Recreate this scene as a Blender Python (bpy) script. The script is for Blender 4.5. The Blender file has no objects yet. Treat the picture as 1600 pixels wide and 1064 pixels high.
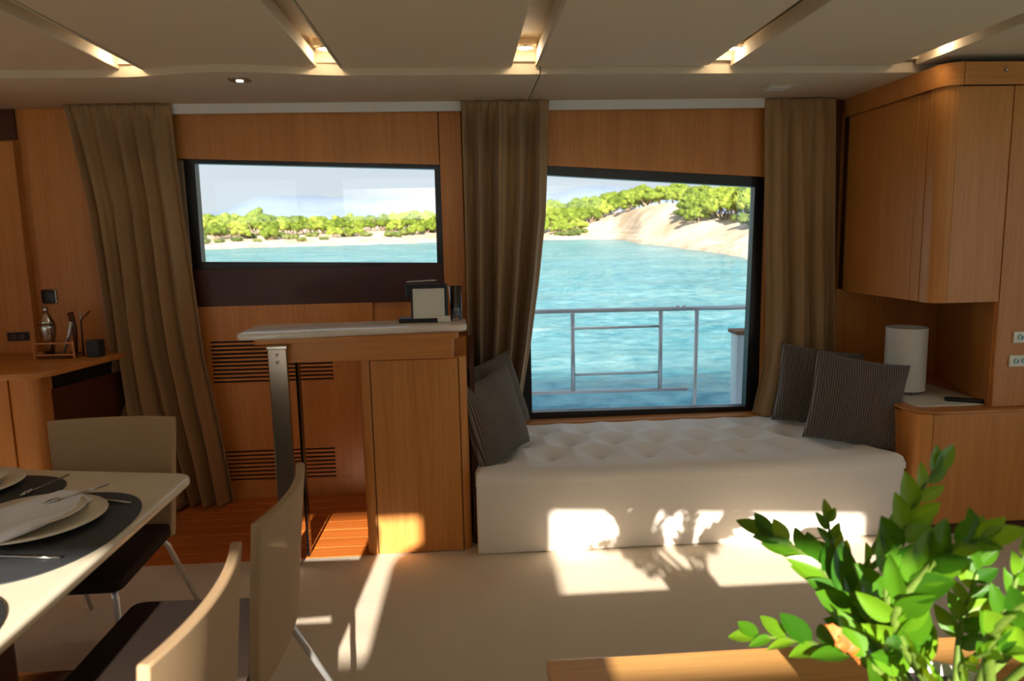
import bpy, bmesh, math, random
from mathutils import Vector, Matrix, noise
random.seed(7)
sc = bpy.context.scene
COL = sc.collection
R = math.radians
PI = math.pi

# ------------------------------------------------------------------ camera
F, PITCH, YAW, ROLL, CH = 1121.2, R(8.137), R(3.587), R(1.244), 1.6
fw = Vector((math.sin(YAW)*math.cos(PITCH), math.cos(YAW)*math.cos(PITCH), -math.sin(PITCH)))
r0 = Vector((math.cos(YAW), -math.sin(YAW), 0)); u0 = r0.cross(fw)
rt = r0*math.cos(ROLL) - u0*math.sin(ROLL); up = u0*math.cos(ROLL) + r0*math.sin(ROLL)
cd = bpy.data.cameras.new('camera'); cam = bpy.data.objects.new('camera', cd); COL.objects.link(cam)
cam.matrix_world = Matrix(((rt.x, up.x, -fw.x, 0), (rt.y, up.y, -fw.y, 0), (rt.z, up.z, -fw.z, CH), (0, 0, 0, 1)))
cd.sensor_width = 36; cd.lens = F/1600*36; cd.clip_start = .02; cd.clip_end = 30000
cd.dof.use_dof = True; cd.dof.focus_distance = 3.9; cd.dof.aperture_fstop = 3.2
sc.camera = cam
def ray(x, y): return fw + rt*((x-800)/F) - up*((y-532)/F)
def ony(x, y, Y): d = ray(x, y); return Vector((0, 0, CH)) + d*(Y/d.y)

# ------------------------------------------------------------------ light
# light runs along (+.02, +1, -.36)
w = bpy.data.worlds.new('sky'); sc.world = w; w.use_nodes = True
nt = w.node_tree; nt.nodes.clear()
o_ = nt.nodes.new('ShaderNodeOutputWorld'); bg = nt.nodes.new('ShaderNodeBackground')
tc = nt.nodes.new('ShaderNodeTexCoord'); sx_ = nt.nodes.new('ShaderNodeSeparateXYZ'); rp = nt.nodes.new('ShaderNodeValToRGB')
rp.color_ramp.elements[0].position = 0; rp.color_ramp.elements[0].color = (.66, .71, .76, 1)
rp.color_ramp.elements[1].position = .9; rp.color_ramp.elements[1].color = (.36, .44, .58, 1)
e_ = rp.color_ramp.elements.new(.22); e_.color = (.56, .64, .72, 1)
nt.links.new(tc.outputs['Generated'], sx_.inputs[0]); nt.links.new(sx_.outputs[2], rp.inputs[0]); nt.links.new(rp.outputs[0], bg.inputs[0]); nt.links.new(bg.outputs[0], o_.inputs[0])
bg.inputs[1].default_value = .95
sd = bpy.data.lights.new('sun', 'SUN'); sd.energy = 12.0; sd.angle = R(.8); sd.color = (1, .92, .80)
so = bpy.data.objects.new('sun', sd); COL.objects.link(so)
so.rotation_euler = Vector((.02, 1, -.36)).to_track_quat('-Z', 'Y').to_euler()
sc.view_settings.view_transform = 'Standard'; sc.view_settings.look = 'None'
sc.view_settings.gamma = 1; sc.view_settings.use_curve_mapping = False
sc.view_settings.exposure = 0.36
sc.cycles.use_denoising = True
sc.cycles.max_bounces = 10; sc.cycles.diffuse_bounces = 6; sc.cycles.transparent_max_bounces = 12
sc.cycles.sample_clamp_indirect = 6

# ------------------------------------------------------------------ materials
def lin(c): return tuple(((v/255+.055)/1.055)**2.4 if v/255 > .04045 else v/255/12.92 for v in c)
class NT:
    def __init__(s, name):
        s.m = bpy.data.materials.new(name); s.m.use_nodes = True; s.t = s.m.node_tree
        s.b = s.t.nodes['Principled BSDF']; s.out = s.t.nodes['Material Output']
    def n(s, t, **k):
        x = s.t.nodes.new(t)
        for a, b in k.items(): setattr(x, a, b)
        return x
    def l(s, a, b): s.t.links.new(a, b)
    def coord(s, scale=(1, 1, 1), kind='Object', rot=(0, 0, 0)):
        c = s.n('ShaderNodeTexCoord'); m = s.n('ShaderNodeMapping')
        m.inputs['Scale'].default_value = scale; m.inputs['Rotation'].default_value = rot
        s.l(c.outputs[kind], m.inputs[0]); return m.outputs[0]
    def noise(s, vec, scale, detail=4, rough=.55):
        x = s.n('ShaderNodeTexNoise'); x.inputs['Scale'].default_value = scale; x.inputs['Detail'].default_value = detail
        x.inputs['Roughness'].default_value = rough; s.l(vec, x.inputs['Vector']); return x.outputs['Fac']
    def ramp(s, fac, stops):
        x = s.n('ShaderNodeValToRGB'); e = x.color_ramp.elements
        while len(e) < len(stops): e.new(.5)
        for i, (p, c) in enumerate(stops): e[i].position = p; e[i].color = (*c, 1)
        s.l(fac, x.inputs[0]); return x.outputs[0]
    def bump(s, h, strength=.3, dist=.01):
        x = s.n('ShaderNodeBump'); x.inputs['Strength'].default_value = strength; x.inputs['Distance'].default_value = dist
        s.l(h, x.inputs['Height']); s.l(x.outputs[0], s.b.inputs['Normal']); return x
    def set(s, col=None, rough=None, metal=None, spec=None, **k):
        if col is not None: s.b.inputs['Base Color'].default_value = (*col, 1)
        if rough is not None: s.b.inputs['Roughness'].default_value = rough
        if metal is not None: s.b.inputs['Metallic'].default_value = metal
        if spec is not None: s.b.inputs['Specular IOR Level'].default_value = spec
        for a, b in k.items(): s.b.inputs[a.replace('_', ' ')].default_value = b
        return s
M = {}
def plain(name, rgb, rough=.6, metal=0, spec=.5, nscale=None, nstr=.1, var=.06, **k):
    q = NT(name); c = lin(rgb); q.set(c, rough, metal, spec, **k)
    v = q.coord(); f = q.noise(v, nscale or 30)
    q.l(q.ramp(f, [(.3, tuple(x*(1-var) for x in c)), (.7, tuple(min(1, x*(1+var)) for x in c))]), q.b.inputs['Base Color'])
    if nscale: q.bump(f, nstr, .004)
    M[name] = q.m; return q.m
def wood(name, a, b, axis='Z', rough=.38, fine=90):
    q = NT(name); s = {'Z': (1, 1, .035), 'X': (.035, 1, 1), 'Y': (1, .035, 1)}[axis]
    v = q.coord(s); f = q.noise(v, fine, 5, .6); g = q.noise(v, 9, 3, .5)
    mx = q.n('ShaderNodeMath', operation='MULTIPLY_ADD'); q.l(f, mx.inputs[0]); mx.inputs[1].default_value = .55
    ml = q.n('ShaderNodeMath', operation='MULTIPLY'); q.l(g, ml.inputs[0]); ml.inputs[1].default_value = .45
    q.l(ml.outputs[0], mx.inputs[2])
    q.l(q.ramp(mx.outputs[0], [(.28, lin(a)), (.72, lin(b))]), q.b.inputs['Base Color'])
    q.set(rough=rough, spec=.45); q.bump(f, .06, .002); M[name] = q.m; return q.m
wood('wood', (185, 112, 48), (217, 150, 80))
wood('wood_x', (185, 112, 48), (217, 150, 80), 'X')
wood('wood_y', (185, 112, 48), (217, 150, 80), 'Y')
wood('wood_dark', (64, 32, 16), (92, 48, 24), 'Z')
wood('wood_deck', (176, 90, 34), (216, 124, 54), 'X', .32, 60)
wood('wood_table', (196, 138, 74), (226, 172, 102), 'X', .35)
wood('teak', (120, 80, 50), (160, 112, 74), 'X', .6)
plain('cream', (220, 202, 174), .7, nscale=200, nstr=.03, var=.02)
plain('soffit', (208, 190, 164), .75, nscale=200, nstr=.03, var=.02)
plain('white', (226, 224, 218), .5, var=.02)
plain('black', (10, 10, 12), .35, var=.1)
plain('black_gloss', (8, 8, 10), .12, var=.1)
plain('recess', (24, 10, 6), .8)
plain('aubergine', (64, 24, 20), .45, nscale=150, nstr=.05)
plain('carpet', (224, 208, 186), .95, spec=.1, nscale=260, nstr=.7, var=.07)
plain('bench', (240, 232, 222), .9, spec=.15, nscale=500, nstr=.12, var=.03, Sheen_Weight=.2)
plain('chairfab', (176, 146, 112), .85, spec=.2, nscale=600, nstr=.15, var=.04)
plain('seatfab', (44, 32, 25), .85, spec=.2, nscale=600, nstr=.15, var=.04)
plain('chrome', (190, 186, 180), .14, 1, var=.02)
plain('steel', (222, 222, 222), .36, .8, var=.02)
plain('brushed', (150, 140, 128), .22, 1, var=.04)
plain('tabletop', (232, 220, 196), .25, var=.03, nscale=8, nstr=.0)
plain('mat', (46, 48, 52), .55, nscale=400, nstr=.1, var=.1)
plain('china', (236, 228, 208), .18, var=.02)
plain('linen', (240, 236, 240), .9, spec=.1, nscale=500, nstr=.1, var=.03)
plain('paper', (216, 214, 200), .4, var=.03)
plain('lampshade', (214, 208, 196), .6, var=.02, Subsurface_Weight=.0)
plain('stone', (222, 212, 198), .45, nscale=14, nstr=.02, var=.08)
plain('gelcoat', (235, 238, 240), .25, var=.01)
plain('pot', (238, 236, 232), .3, var=.02)
plain('soil', (60, 34, 26), .9, nscale=60, nstr=.8, var=.5)
plain('greyfab', (128, 124, 120), .85, nscale=500, nstr=.1)
plain('armfab', (150, 130, 108), .85, nscale=500, nstr=.1)
plain('bark', (148, 128, 108), .9, nscale=4, nstr=.4, var=.25)
plain('deadleaf', (204, 104, 36), .6, nscale=30, nstr=.2, var=.4)
plain('stem', (96, 120, 44), .5, nscale=40, nstr=.1, var=.2)
plain('walls', (228, 222, 212), .8)
# marble
q = NT('marble'); v = q.coord((1, 1.6, 1)); f = q.noise(v, 3.5, 8, .7)
q.l(q.ramp(f, [(.30, lin((214, 200, 182))), (.5, lin((230, 220, 206))), (.65, lin((236, 228, 216)))]), q.b.inputs['Base Color']); q.set(rough=.16); M['marble'] = q.m
# curtain
q = NT('curtain'); c = lin((172, 138, 98)); v = q.coord((400, 400, 400)); f = q.noise(v, 1, 2)
q.l(q.ramp(f, [(.3, tuple(x*.9 for x in c)), (.7, tuple(x*1.1 for x in c))]), q.b.inputs['Base Color']); q.set(rough=.75, spec=.25, Sheen_Weight=.35, Sheen_Roughness=.4)
q.bump(f, .12, .002)
tr = q.n('ShaderNodeBsdfTranslucent'); tr.inputs[0].default_value = (*c, 1); mx = q.n('ShaderNodeMixShader'); mx.inputs[0].default_value = .1
q.l(q.b.outputs[0], mx.inputs[1]); q.l(tr.outputs[0], mx.inputs[2]); q.l(mx.outputs[0], q.out.inputs[0]); M['curtain'] = q.m
# corduroy
q = NT('corduroy'); v = q.coord(); wv = q.n('ShaderNodeTexWave', bands_direction='X'); wv.inputs['Scale'].default_value = 26; wv.inputs['Distortion'].default_value = .5; wv.inputs['Detail Scale'].default_value = 1.5
q.l(v, wv.inputs[0]); q.l(q.ramp(wv.outputs['Fac'], [(.05, lin((62, 54, 49))), (.6, lin((126, 112, 102)))]), q.b.inputs['Base Color']); q.set(rough=.9, spec=.15, Sheen_Weight=.3)
q.bump(wv.outputs['Fac'], .9, .006); M['corduroy'] = q.m
# glass (room face reflects, rest passes light)
q = NT('glass'); t_ = q.n('ShaderNodeBsdfTransparent'); g_ = q.n('ShaderNodeBsdfGlossy'); g_.inputs['Roughness'].default_value = 0
fr = q.n('ShaderNodeFresnel'); fr.inputs[0].default_value = 1.6; ml = q.n('ShaderNodeMath', operation='MULTIPLY'); ml.inputs[1].default_value = 1.6; ml.use_clamp = True
mx = q.n('ShaderNodeMixShader'); q.l(fr.outputs[0], ml.inputs[0]); q.l(ml.outputs[0], mx.inputs[0]); q.l(t_.outputs[0], mx.inputs[1]); q.l(g_.outputs[0], mx.inputs[2]); q.l(mx.outputs[0], q.out.inputs[0])
t_.inputs[0].default_value = (.93, .97, .97, 1); q.t.nodes.remove(q.b); M['glass'] = q.m
q = NT('glass_clear'); t_ = q.n('ShaderNodeBsdfTransparent'); q.l(t_.outputs[0], q.out.inputs[0]); q.t.nodes.remove(q.b); M['glass_clear'] = q.m
# emitters
def emit(name, c, s):
    q = NT(name); q.set((.8, .8, .8)); q.b.inputs['Emission Color'].default_value = (*c, 1); q.b.inputs['Emission Strength'].default_value = s; M[name] = q.m
emit('bulb', (1, .9, .72), 9); emit('bulb_dim', (1, .88, .68), 3)
# leaves of the foreground plant
q = NT('leaf'); oi = q.n('ShaderNodeObjectInfo'); col = q.ramp(oi.outputs['Random'], [(0, lin((42, 94, 16))), (.5, lin((80, 132, 24))), (1, lin((122, 164, 36)))])
q.l(col, q.b.inputs['Base Color']); q.set(rough=.3, spec=.5)
tr = q.n('ShaderNodeBsdfTranslucent'); q.l(q.ramp(oi.outputs['Random'], [(0, lin((90, 140, 10))), (1, lin((186, 206, 20)))]), tr.inputs[0]); mx = q.n('ShaderNodeMixShader'); mx.inputs[0].default_value = .35
q.l(q.b.outputs[0], mx.inputs[1]); q.l(tr.outputs[0], mx.inputs[2]); q.l(mx.outputs[0], q.out.inputs[0]); M['leaf'] = q.m
# pine foliage
def foliage(name, a, b, c):
    q = NT(name); oi = q.n('ShaderNodeObjectInfo'); v = q.coord(); f = q.noise(v, .9, 3, .6)
    ad = q.n('ShaderNodeMath', operation='MULTIPLY_ADD'); q.l(oi.outputs['Random'], ad.inputs[0]); ad.inputs[1].default_value = .3; q.l(f, ad.inputs[2])
    q.l(q.ramp(ad.outputs[0], [(.42, lin(a)), (.65, lin(b)), (.9, lin(c))]), q.b.inputs['Base Color']); q.set(rough=.8, spec=.1)
    tr = q.n('ShaderNodeBsdfTranslucent'); tr.inputs[0].default_value = (*lin(b), 1); mx = q.n('ShaderNodeMixShader'); mx.inputs[0].default_value = .25
    q.l(q.b.outputs[0], mx.inputs[1]); q.l(tr.outputs[0], mx.inputs[2]); q.l(mx.outputs[0], q.out.inputs[0]); M[name] = q.m
foliage('pine', (84, 102, 38), (130, 148, 54), (172, 180, 84))
foliage('bush', (84, 100, 52), (112, 126, 66), (140, 144, 84))
# sand and rock of the shore
q = NT('shore'); v = q.coord(); f = q.noise(v, .12, 8, .65); g = q.noise(v, 1.1, 5, .7)
mxc = q.n('ShaderNodeMix', data_type='RGBA', blend_type='MULTIPLY'); mxc.inputs[0].default_value = .8
q.l(q.ramp(f, [(.35, lin((214, 184, 150))), (.5, lin((236, 210, 184))), (.65, lin((242, 220, 198)))]), mxc.inputs[6]); q.l(q.ramp(g, [(.3, (.66, .62, .58)), (.5, (1, 1, 1))]), mxc.inputs[7])
q.l(mxc.outputs[2], q.b.inputs['Base Color']); q.set(rough=.95, spec=.1); q.bump(g, .8, .4); M['shore'] = q.m
q = NT('hazed_hills'); v = q.coord(); f = q.noise(v, .004, 6, .6); q.l(q.ramp(f, [(.3, lin((132, 146, 168))), (.7, lin((152, 164, 184)))]), q.b.inputs['Base Color']); q.set(rough=1, spec=0); M['hazed_hills'] = q.m  # distance haze is put into the blue-grey base colour
# sea
q = NT('sea'); v = q.coord((1, 1.6, 1)); f = q.noise(v, 1.3, 6, .62); g = q.noise(v, .11, 4, .6); h = q.noise(v, 4.5, 4, .6)
a1 = q.n('ShaderNodeMath', operation='MULTIPLY_ADD'); q.l(g, a1.inputs[0]); a1.inputs[1].default_value = .6; q.l(f, a1.inputs[2])
q.l(q.ramp(a1.outputs[0], [(.62, lin((62, 136, 150))), (.8, lin((108, 170, 180))), (1, lin((146, 196, 198)))]), q.b.inputs['Base Color'])
q.set(rough=.2, spec=.3, Subsurface_Weight=.85, Subsurface_Scale=6.0); q.b.inputs['Subsurface Radius'].default_value = (1.0, 3.0, 3.5); ad = q.n('ShaderNodeMath', operation='MULTIPLY_ADD'); q.l(h, ad.inputs[0]); ad.inputs[1].default_value = .3; q.l(f, ad.inputs[2])
q.bump(ad.outputs[0], .7, .3); M['sea'] = q.m

# ------------------------------------------------------------------ builders
class MB:
    def __init__(s): s.bm = bmesh.new()
    def box(s, x0, x1, y0, y1, z0, z1, bev=0, seg=2):
        r = bmesh.ops.create_cube(s.bm, size=1, matrix=Matrix.Translation(((x0+x1)/2, (y0+y1)/2, (z0+z1)/2)) @ Matrix.Diagonal((abs(x1-x0), abs(y1-y0), abs(z1-z0), 1)))
        if bev: bmesh.ops.bevel(s.bm, geom=list({e for v in r['verts'] for e in v.link_edges}), offset=bev, segments=seg, affect='EDGES', profile=.5)
        return s
    def prism(s, pts, a, b, axis='Y', bev=0, seg=2):
        """pts in the plane across axis: Y -> (x,z), Z -> (x,y), X -> (y,z)"""
        f = {'Y': lambda p, t: (p[0], t, p[1]), 'Z': lambda p, t: (p[0], p[1], t), 'X': lambda p, t: (t, p[0], p[1])}[axis]
        A = [s.bm.verts.new(f(p, a)) for p in pts]; B = [s.bm.verts.new(f(p, b)) for p in pts]; n = len(pts)
        fs = [s.bm.faces.new(A), s.bm.faces.new(B[::-1])]
        for i in range(n): fs.append(s.bm.faces.new((A[i], B[i], B[(i+1) % n], A[(i+1) % n])))
        bmesh.ops.recalc_face_normals(s.bm, faces=fs)
        if bev: bmesh.ops.bevel(s.bm, geom=list(set(fs[0].edges) | set(fs[1].edges)), offset=bev, segments=seg, affect='EDGES', profile=.5)
        return s
    def lathe(s, prof, c=(0, 0, 0), n=32, rot=None, sx=1, sy=1, cap=True):
        rings = []
        for r, z in prof:
            rings.append([s.bm.verts.new(Vector(c) + (rot or Matrix.Identity(3)) @ Vector((r*sx*math.cos(2*PI*i/n), r*sy*math.sin(2*PI*i/n), z))) for i in range(n)])
        fs = []
        for a, b in zip(rings, rings[1:]):
            for i in range(n): fs.append(s.bm.faces.new((a[i], a[(i+1) % n], b[(i+1) % n], b[i])))
        if cap: fs += [s.bm.faces.new(rings[0][::-1]), s.bm.faces.new(rings[-1])]
        bmesh.ops.recalc_face_normals(s.bm, faces=fs); return s
    def tube(s, pts, r, n=10, flat=1):
        pts = [Vector(p) for p in pts]; rs = r if isinstance(r, (list, tuple)) else [r]*len(pts); rings = []
        prev = None
        for i, p in enumerate(pts):
            t = (pts[min(i+1, len(pts)-1)] - pts[max(i-1, 0)]).normalized()
            a = prev or (Vector((0, 0, 1)) if abs(t.z) < .9 else Vector((1, 0, 0)))
            a = (a - t*a.dot(t)).normalized(); prev = a; b = t.cross(a)
            rings.append([s.bm.verts.new(p + (a*math.cos(2*PI*k/n) + b*math.sin(2*PI*k/n)*flat)*rs[i]) for k in range(n)])
        fs = []
        for A, B in zip(rings, rings[1:]):
            for i in range(n): fs.append(s.bm.faces.new((A[i], A[(i+1) % n], B[(i+1) % n], B[i])))
        fs += [s.bm.faces.new(rings[0][::-1]), s.bm.faces.new(rings[-1])]
        bmesh.ops.recalc_face_normals(s.bm, faces=fs); return s
    def grid(s, nu, nv, fn, thick=0):
        V = [[s.bm.verts.new(fn(i/nu, j/nv)) for j in range(nv+1)] for i in range(nu+1)]
        for i in range(nu):
            for j in range(nv): s.bm.faces.new((V[i][j], V[i+1][j], V[i+1][j+1], V[i][j+1]))
        return s
    def build(s, name, mat, parent=None, smooth=False, auto=None):
        me = bpy.data.meshes.new(name); s.bm.to_mesh(me); s.bm.free()
        for m in (mat if isinstance(mat, list) else [mat]): me.materials.append(M[m])
        if smooth or auto: me.polygons.foreach_set('use_smooth', [True]*len(me.polygons))
        if auto: me.set_sharp_from_angle(angle=R(auto))
        o = bpy.data.objects.new(name, me); COL.objects.link(o)
        if parent is not None: adopt(o, parent)
        return o
def adopt(o, p):
    o.parent = p; loc = p.matrix_world if False else Matrix.Translation(wloc(p)); o.matrix_parent_inverse = loc.inverted()
def wloc(p): return p.location + (wloc(p.parent) - wloc(p.parent) if p.parent else Vector((0, 0, 0)))
def tag(o, label, cat, group=None, kind=None):
    o['label'] = label; o['category'] = cat
    if group: o['group'] = group
    if kind: o['kind'] = kind
    return o
def thing(name, label, cat, loc=(0, 0, 0), group=None):
    o = bpy.data.objects.new(name, None); o.empty_display_size = .1; COL.objects.link(o); o.location = loc; return tag(o, label, cat, group)
def struct(name, mb, mat, **k):
    o = mb.build(name, mat, **k); o['kind'] = 'structure'; return o
def dup(root, loc, rot=None, label=None):
    r = root.copy(); COL.objects.link(r); r.location = loc
    if rot is not None: r.rotation_euler = rot
    if label: r['label'] = label
    for ch in list(root.children):
        c = ch.copy(); COL.objects.link(c); c.parent = r
        for g in ch.children: d = g.copy(); COL.objects.link(d); d.parent = c
    return r
def rounded(x0, x1, y0, y1, r, n=5):
    P = []
    for cx, cy, a in ((x1-r, y1-r, 0), (x0+r, y1-r, 90), (x0+r, y0+r, 180), (x1-r, y0+r, 270)):
        for i in range(n+1): t = R(a+90*i/n); P.append((cx+r*math.cos(t), cy+r*math.sin(t)))
    return P
def roundpoly(pts, rs, n=5):
    out = []
    for i, p in enumerate(pts):
        p = Vector(p); a = (Vector(pts[i-1])-p).normalized(); b = (Vector(pts[(i+1) % len(pts)])-p).normalized(); r = rs[i] if isinstance(rs, (list, tuple)) else rs
        if r == 0: out.append(tuple(p)); continue
        for k in range(n+1):
            t = k/n; out.append(tuple(p + a*r*(1-t)**2 + b*r*t**2))
    return out

# ================================================================== SETTING
WY = 4.5
# floor: sub-floor with teak-coloured planks by the bar
fl = struct('floor', MB().box(-4, 3.7, -1.2, 4.62, -.12, -.02), 'wood_deck')
y = 3.545; rnd = random.Random(3)
while y < 4.52:
    y1 = min(y+.118, 4.53)
    MB().box(-1.75, -.5, y+.0015, y1-.0015, -.02, rnd.uniform(-.0012, .0006), .002, 1).build('plank', 'wood_deck', fl); y = y1
cp = MB()
def carpet_fn(u, v_):
    x = -4+7.7*u; y_ = -1.2+4.72*v_
    return Vector((x, y_, .003*noise.noise(Vector((x*6, y_*6, 0)))))
cp.grid(150, 92, carpet_fn)
cp.box(-.5, 3.7, 3.52, 4.5, -.02, .0); cp.box(-4, 3.7, 3.49, 3.545, -.02, -.001, .004)
c_ = cp.build('carpet', 'carpet', auto=40); tag(c_, 'cream fitted carpet covering the saloon floor up to the wooden planks', 'carpet')
# front wall (towards the view)
wf = MB()
lwt = lambda x: 2.092 + (x+1.62)*-.0375          # top of left window opening
rwt = lambda x: 2.028 + (x-.5)*-.066             # top of right window opening
wf.box(-4, -1.64, WY, 4.62, -.1, 2.6); wf.box(-1.64, -.6, WY+.03, 4.62, -.1, 1.22); wf.box(-.6, 0.02, WY, 4.62, -.1, 1.43)
wf.box(-1.64, -.12, WY+.03, 4.62, 1.2, 1.44)
wf.prism([(-1.64, lwt(-1.64)), (-.12, lwt(-.12)), (-.12, 2.6), (-1.64, 2.6)], WY, 4.62)
wf.box(-.12, .34, WY, 4.62, 1.43, 2.6); wf.box(.02, .34, WY, 4.62, -.1, 1.43)
wf.box(.34, 1.9, WY, 4.62, -.1, .435)
wf.prism([(.34, rwt(.34)), (1.9, rwt(1.9)), (1.9, 2.6), (.34, 2.6)], WY, 4.62)
wf.box(1.9, 3.7, WY, 4.62, -.1, 2.6)
wfo = struct('wall_front', wf, ['wood', 'gelcoat'])
for p_ in wfo.data.polygons:
    if p_.normal.y > .9 and p_.center.y > 4.6: p_.material_index = 1
struct('wall_left', MB().box(-4.12, -4, 1.1, 4.62, -.1, 2.6).box(-4.12, -4, -1.3, -1.0, -.1, 2.6).box(-4.12, -4, -1.0, 1.1, 2.2, 2.6).box(-4.12, -4, -1.0, 1.1, -.1, .3), 'wood')
struct('wall_right', MB().box(3.7, 3.82, 2.6, 4.62, -.1, 2.6).box(3.7, 3.82, -1.3, -1.0, -.1, 2.6).box(3.7, 3.82, -1.0, 2.6, 2.2, 2.6).box(3.7, 3.82, -1.0, 2.6, -.1, .3), 'wood')
# rear wall, with the three windows the sun comes through
RB = -1.2
rw = MB(); rw.box(-4, 3.7, RB-.1, RB, -.1, 1.37); rw.box(-4, 3.7, RB-.1, RB, 1.93, 2.6)
for a, b in ((-4, -3.40), (-2.28, -1.66), (-.37, .31), (1.95, 3.7)): rw.box(a, b, RB-.1, RB, 1.37, 1.93)
rw.box(.31, 1.95, RB-.1, RB, 1.37, 1.49); rw.prism([(.31, 1.925), (1.95, 1.83), (1.95, 1.95), (.31, 1.95)], RB-.1, RB)
struct('wall_rear', rw, 'walls')
# header veneer panels, jambs
H1 = MB().prism([(-1.675, lwt(-1.675)+.005), (-.135, lwt(-.135)+.005), (-.135, 2.362), (-1.675, 2.362)], WY-.05, WY, bev=.002).build
for nm, mb, mt in (('trim_1', MB().prism([(-1.675, lwt(-1.675)+.01), (-.137, lwt(-.137)+.01), (-.137, 2.364), (-1.675, 2.364)], WY-.05, WY, bev=.002), 'wood'),
                   ('trim_2', MB().box(-.132, .0, WY-.05, WY, 1.2, 2.366, .002), 'wood'),
                   ('trim_3', MB().prism([(.3, rwt(.3)+.005), (1.885, rwt(1.885)+.005), (1.885, 2.366), (.3, 2.366)], WY-.05, WY, bev=.002), 'wood'),
                   ('trim_4', MB().box(1.885, 1.96, WY-.06, WY+.02, .45, 2.0, .003), 'wood'),
                   ('trim_5', MB().box(-1.72, -1.645, WY-.04, WY+.02, 1.44, lwt(-1.7), .003), 'armfab'),
                   ('trim_6', MB().box(-1.66, 0.02, 4.375, 4.39, 2.345, 2.402, .002), 'white'),
                   ('trim_7', MB().box(.48, 1.86, 4.375, 4.39, 2.345, 2.402, .002), 'white'),
                   ('trim_8', MB().box(-1.68, -.13, WY-.03, WY+.02, 1.222, 1.452, .003), 'aubergine'),
                   ('trim_9', MB().box(1.96, 2.36, WY-.05, WY, .4, 2.42, .002), 'wood_dark'),
                   ('trim_10', MB().box(-2.535, -1.72, WY-.03, WY, .9, 2.40, .003), 'wood'),
                   ('trim_11', MB().box(-4, -2.585, WY-.06, WY, .9, 2.215, .003), 'wood'),
                   ('trim_12', MB().box(-4, -2.585, WY-.02, WY, 2.23, 2.40, .003), 'wood_dark'),
                   ('trim_13', MB().box(.3, 1.96, WY-.13, WY-.0, .36, .445, .004), 'wood_x')):
    struct(nm, mb, mt)
# windows
def window(name, outer, inner, gy=WY+.012, tilt=R(2.6)):
    fr = MB(); n = 4
    bm = fr.bm
    V = [[bm.verts.new((p[0], yy, p[1])) for p in P] for P, yy in ((outer, WY-.025), (inner, WY-.025), (inner, WY+.045), (outer, WY+.11))]
    fs = []
    for k in range(4):
        A, B = V[k], V[(k+1) % 4]
        for i in range(n): fs.append(bm.faces.new((A[i], A[(i+1) % n], B[(i+1) % n], B[i])))
    bmesh.ops.recalc_face_normals(bm, faces=fs)
    o = fr.build(name, 'black'); o['kind'] = 'structure'
    zc = sum(p[1] for p in inner)/4
    g = MB(); e = .012
    q_ = [(p[0]+(e if p[0] > sum(a[0] for a in inner)/4 else -e), p[1]+(e if p[1] > zc else -e)) for p in inner]
    A = [g.bm.verts.new((p[0], gy-(p[1]-zc)*math.tan(tilt), p[1])) for p in q_]; B = [g.bm.verts.new((p[0], gy+.008-(p[1]-zc)*math.tan(tilt), p[1])) for p in q_]
    f0 = g.bm.faces.new(A); rest = [g.bm.faces.new(B[::-1])] + [g.bm.faces.new((A[i], B[i], B[(i+1) % 4], A[(i+1) % 4])) for i in range(4)]
    bmesh.ops.recalc_face_normals(g.bm, faces=[f0]+rest)
    for f in rest: f.material_index = 1
    pn = g.build('pane', ['glass', 'glass_clear'], o); return o
window('window_1', [(-1.655, lwt(-1.655)+.012), (-.128, lwt(-.128)+.01), (-.128, 1.437), (-1.655, 1.452)], [(-1.583, 2.078), (-.168, 2.024), (-.172, 1.458), (-1.588, 1.496)])
window('window_2', [(.33, rwt(.33)+.008), (1.893, rwt(1.893)+.008), (1.893, .425), (.33, .425)], [(.40, 1.985), (1.826, 1.883), (1.80, .478), (.40, .488)])
# ceiling: cover above, suspended panels, light channels between
ce = struct('ceiling', MB().box(-4, 3.7, -1.3, 4.62, 2.52, 2.62), 'cream')
CHX = [(-1.615, -1.50), (-.685, -.565), (.262, .384), (1.25, 1.368), (2.235, 2.335)]
xs = [-4] + [c for p in CHX for c in p] + [3.7]
SY = 3.69
for i in range(0, len(xs), 2):
    MB().box(xs[i], xs[i+1], -1.2, SY-.002, 2.435, 2.50, .006).build('panel', 'cream', ce)
for a, b in CHX:      # channel end piece and right-hand lip
    MB().box(a-.004, b+.004, SY-.03, SY-.004, 2.455, 2.52, .002).build('end_piece', 'cream', ce)
    MB().box(b-.010, b-.002, -1.2, SY-.01, 2.43, 2.5, .001).build('edge_strip', 'soffit', ce)
# soffit along the windows with its bulging edge and a seam
def sof(x0, x1):
    P = [(x0, 4.6), (x0, SY if x0 < 0 else SY)]
    n = 40; ed = []
    for i in range(n+1):
        x = x0+(x1-x0)*i/n; b = 0
        if -1.55 < x < -.62:
            t = (x+1.55)/.93; b = .11*math.sin(PI*t)**1.2*(1-.25*t)
        ed.append((x, SY-b+(x > 0)*.012*x))
    return MB().prism([(x0, 4.6)] + ed + [(x1, 4.6)], 2.40, 2.56, 'Z', bev=.003)
sof(-4, .398).build('soffit', 'soffit', ce, auto=30); sof(.404, 3.7).build('soffit', 'soffit', ce, auto=30)
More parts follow.
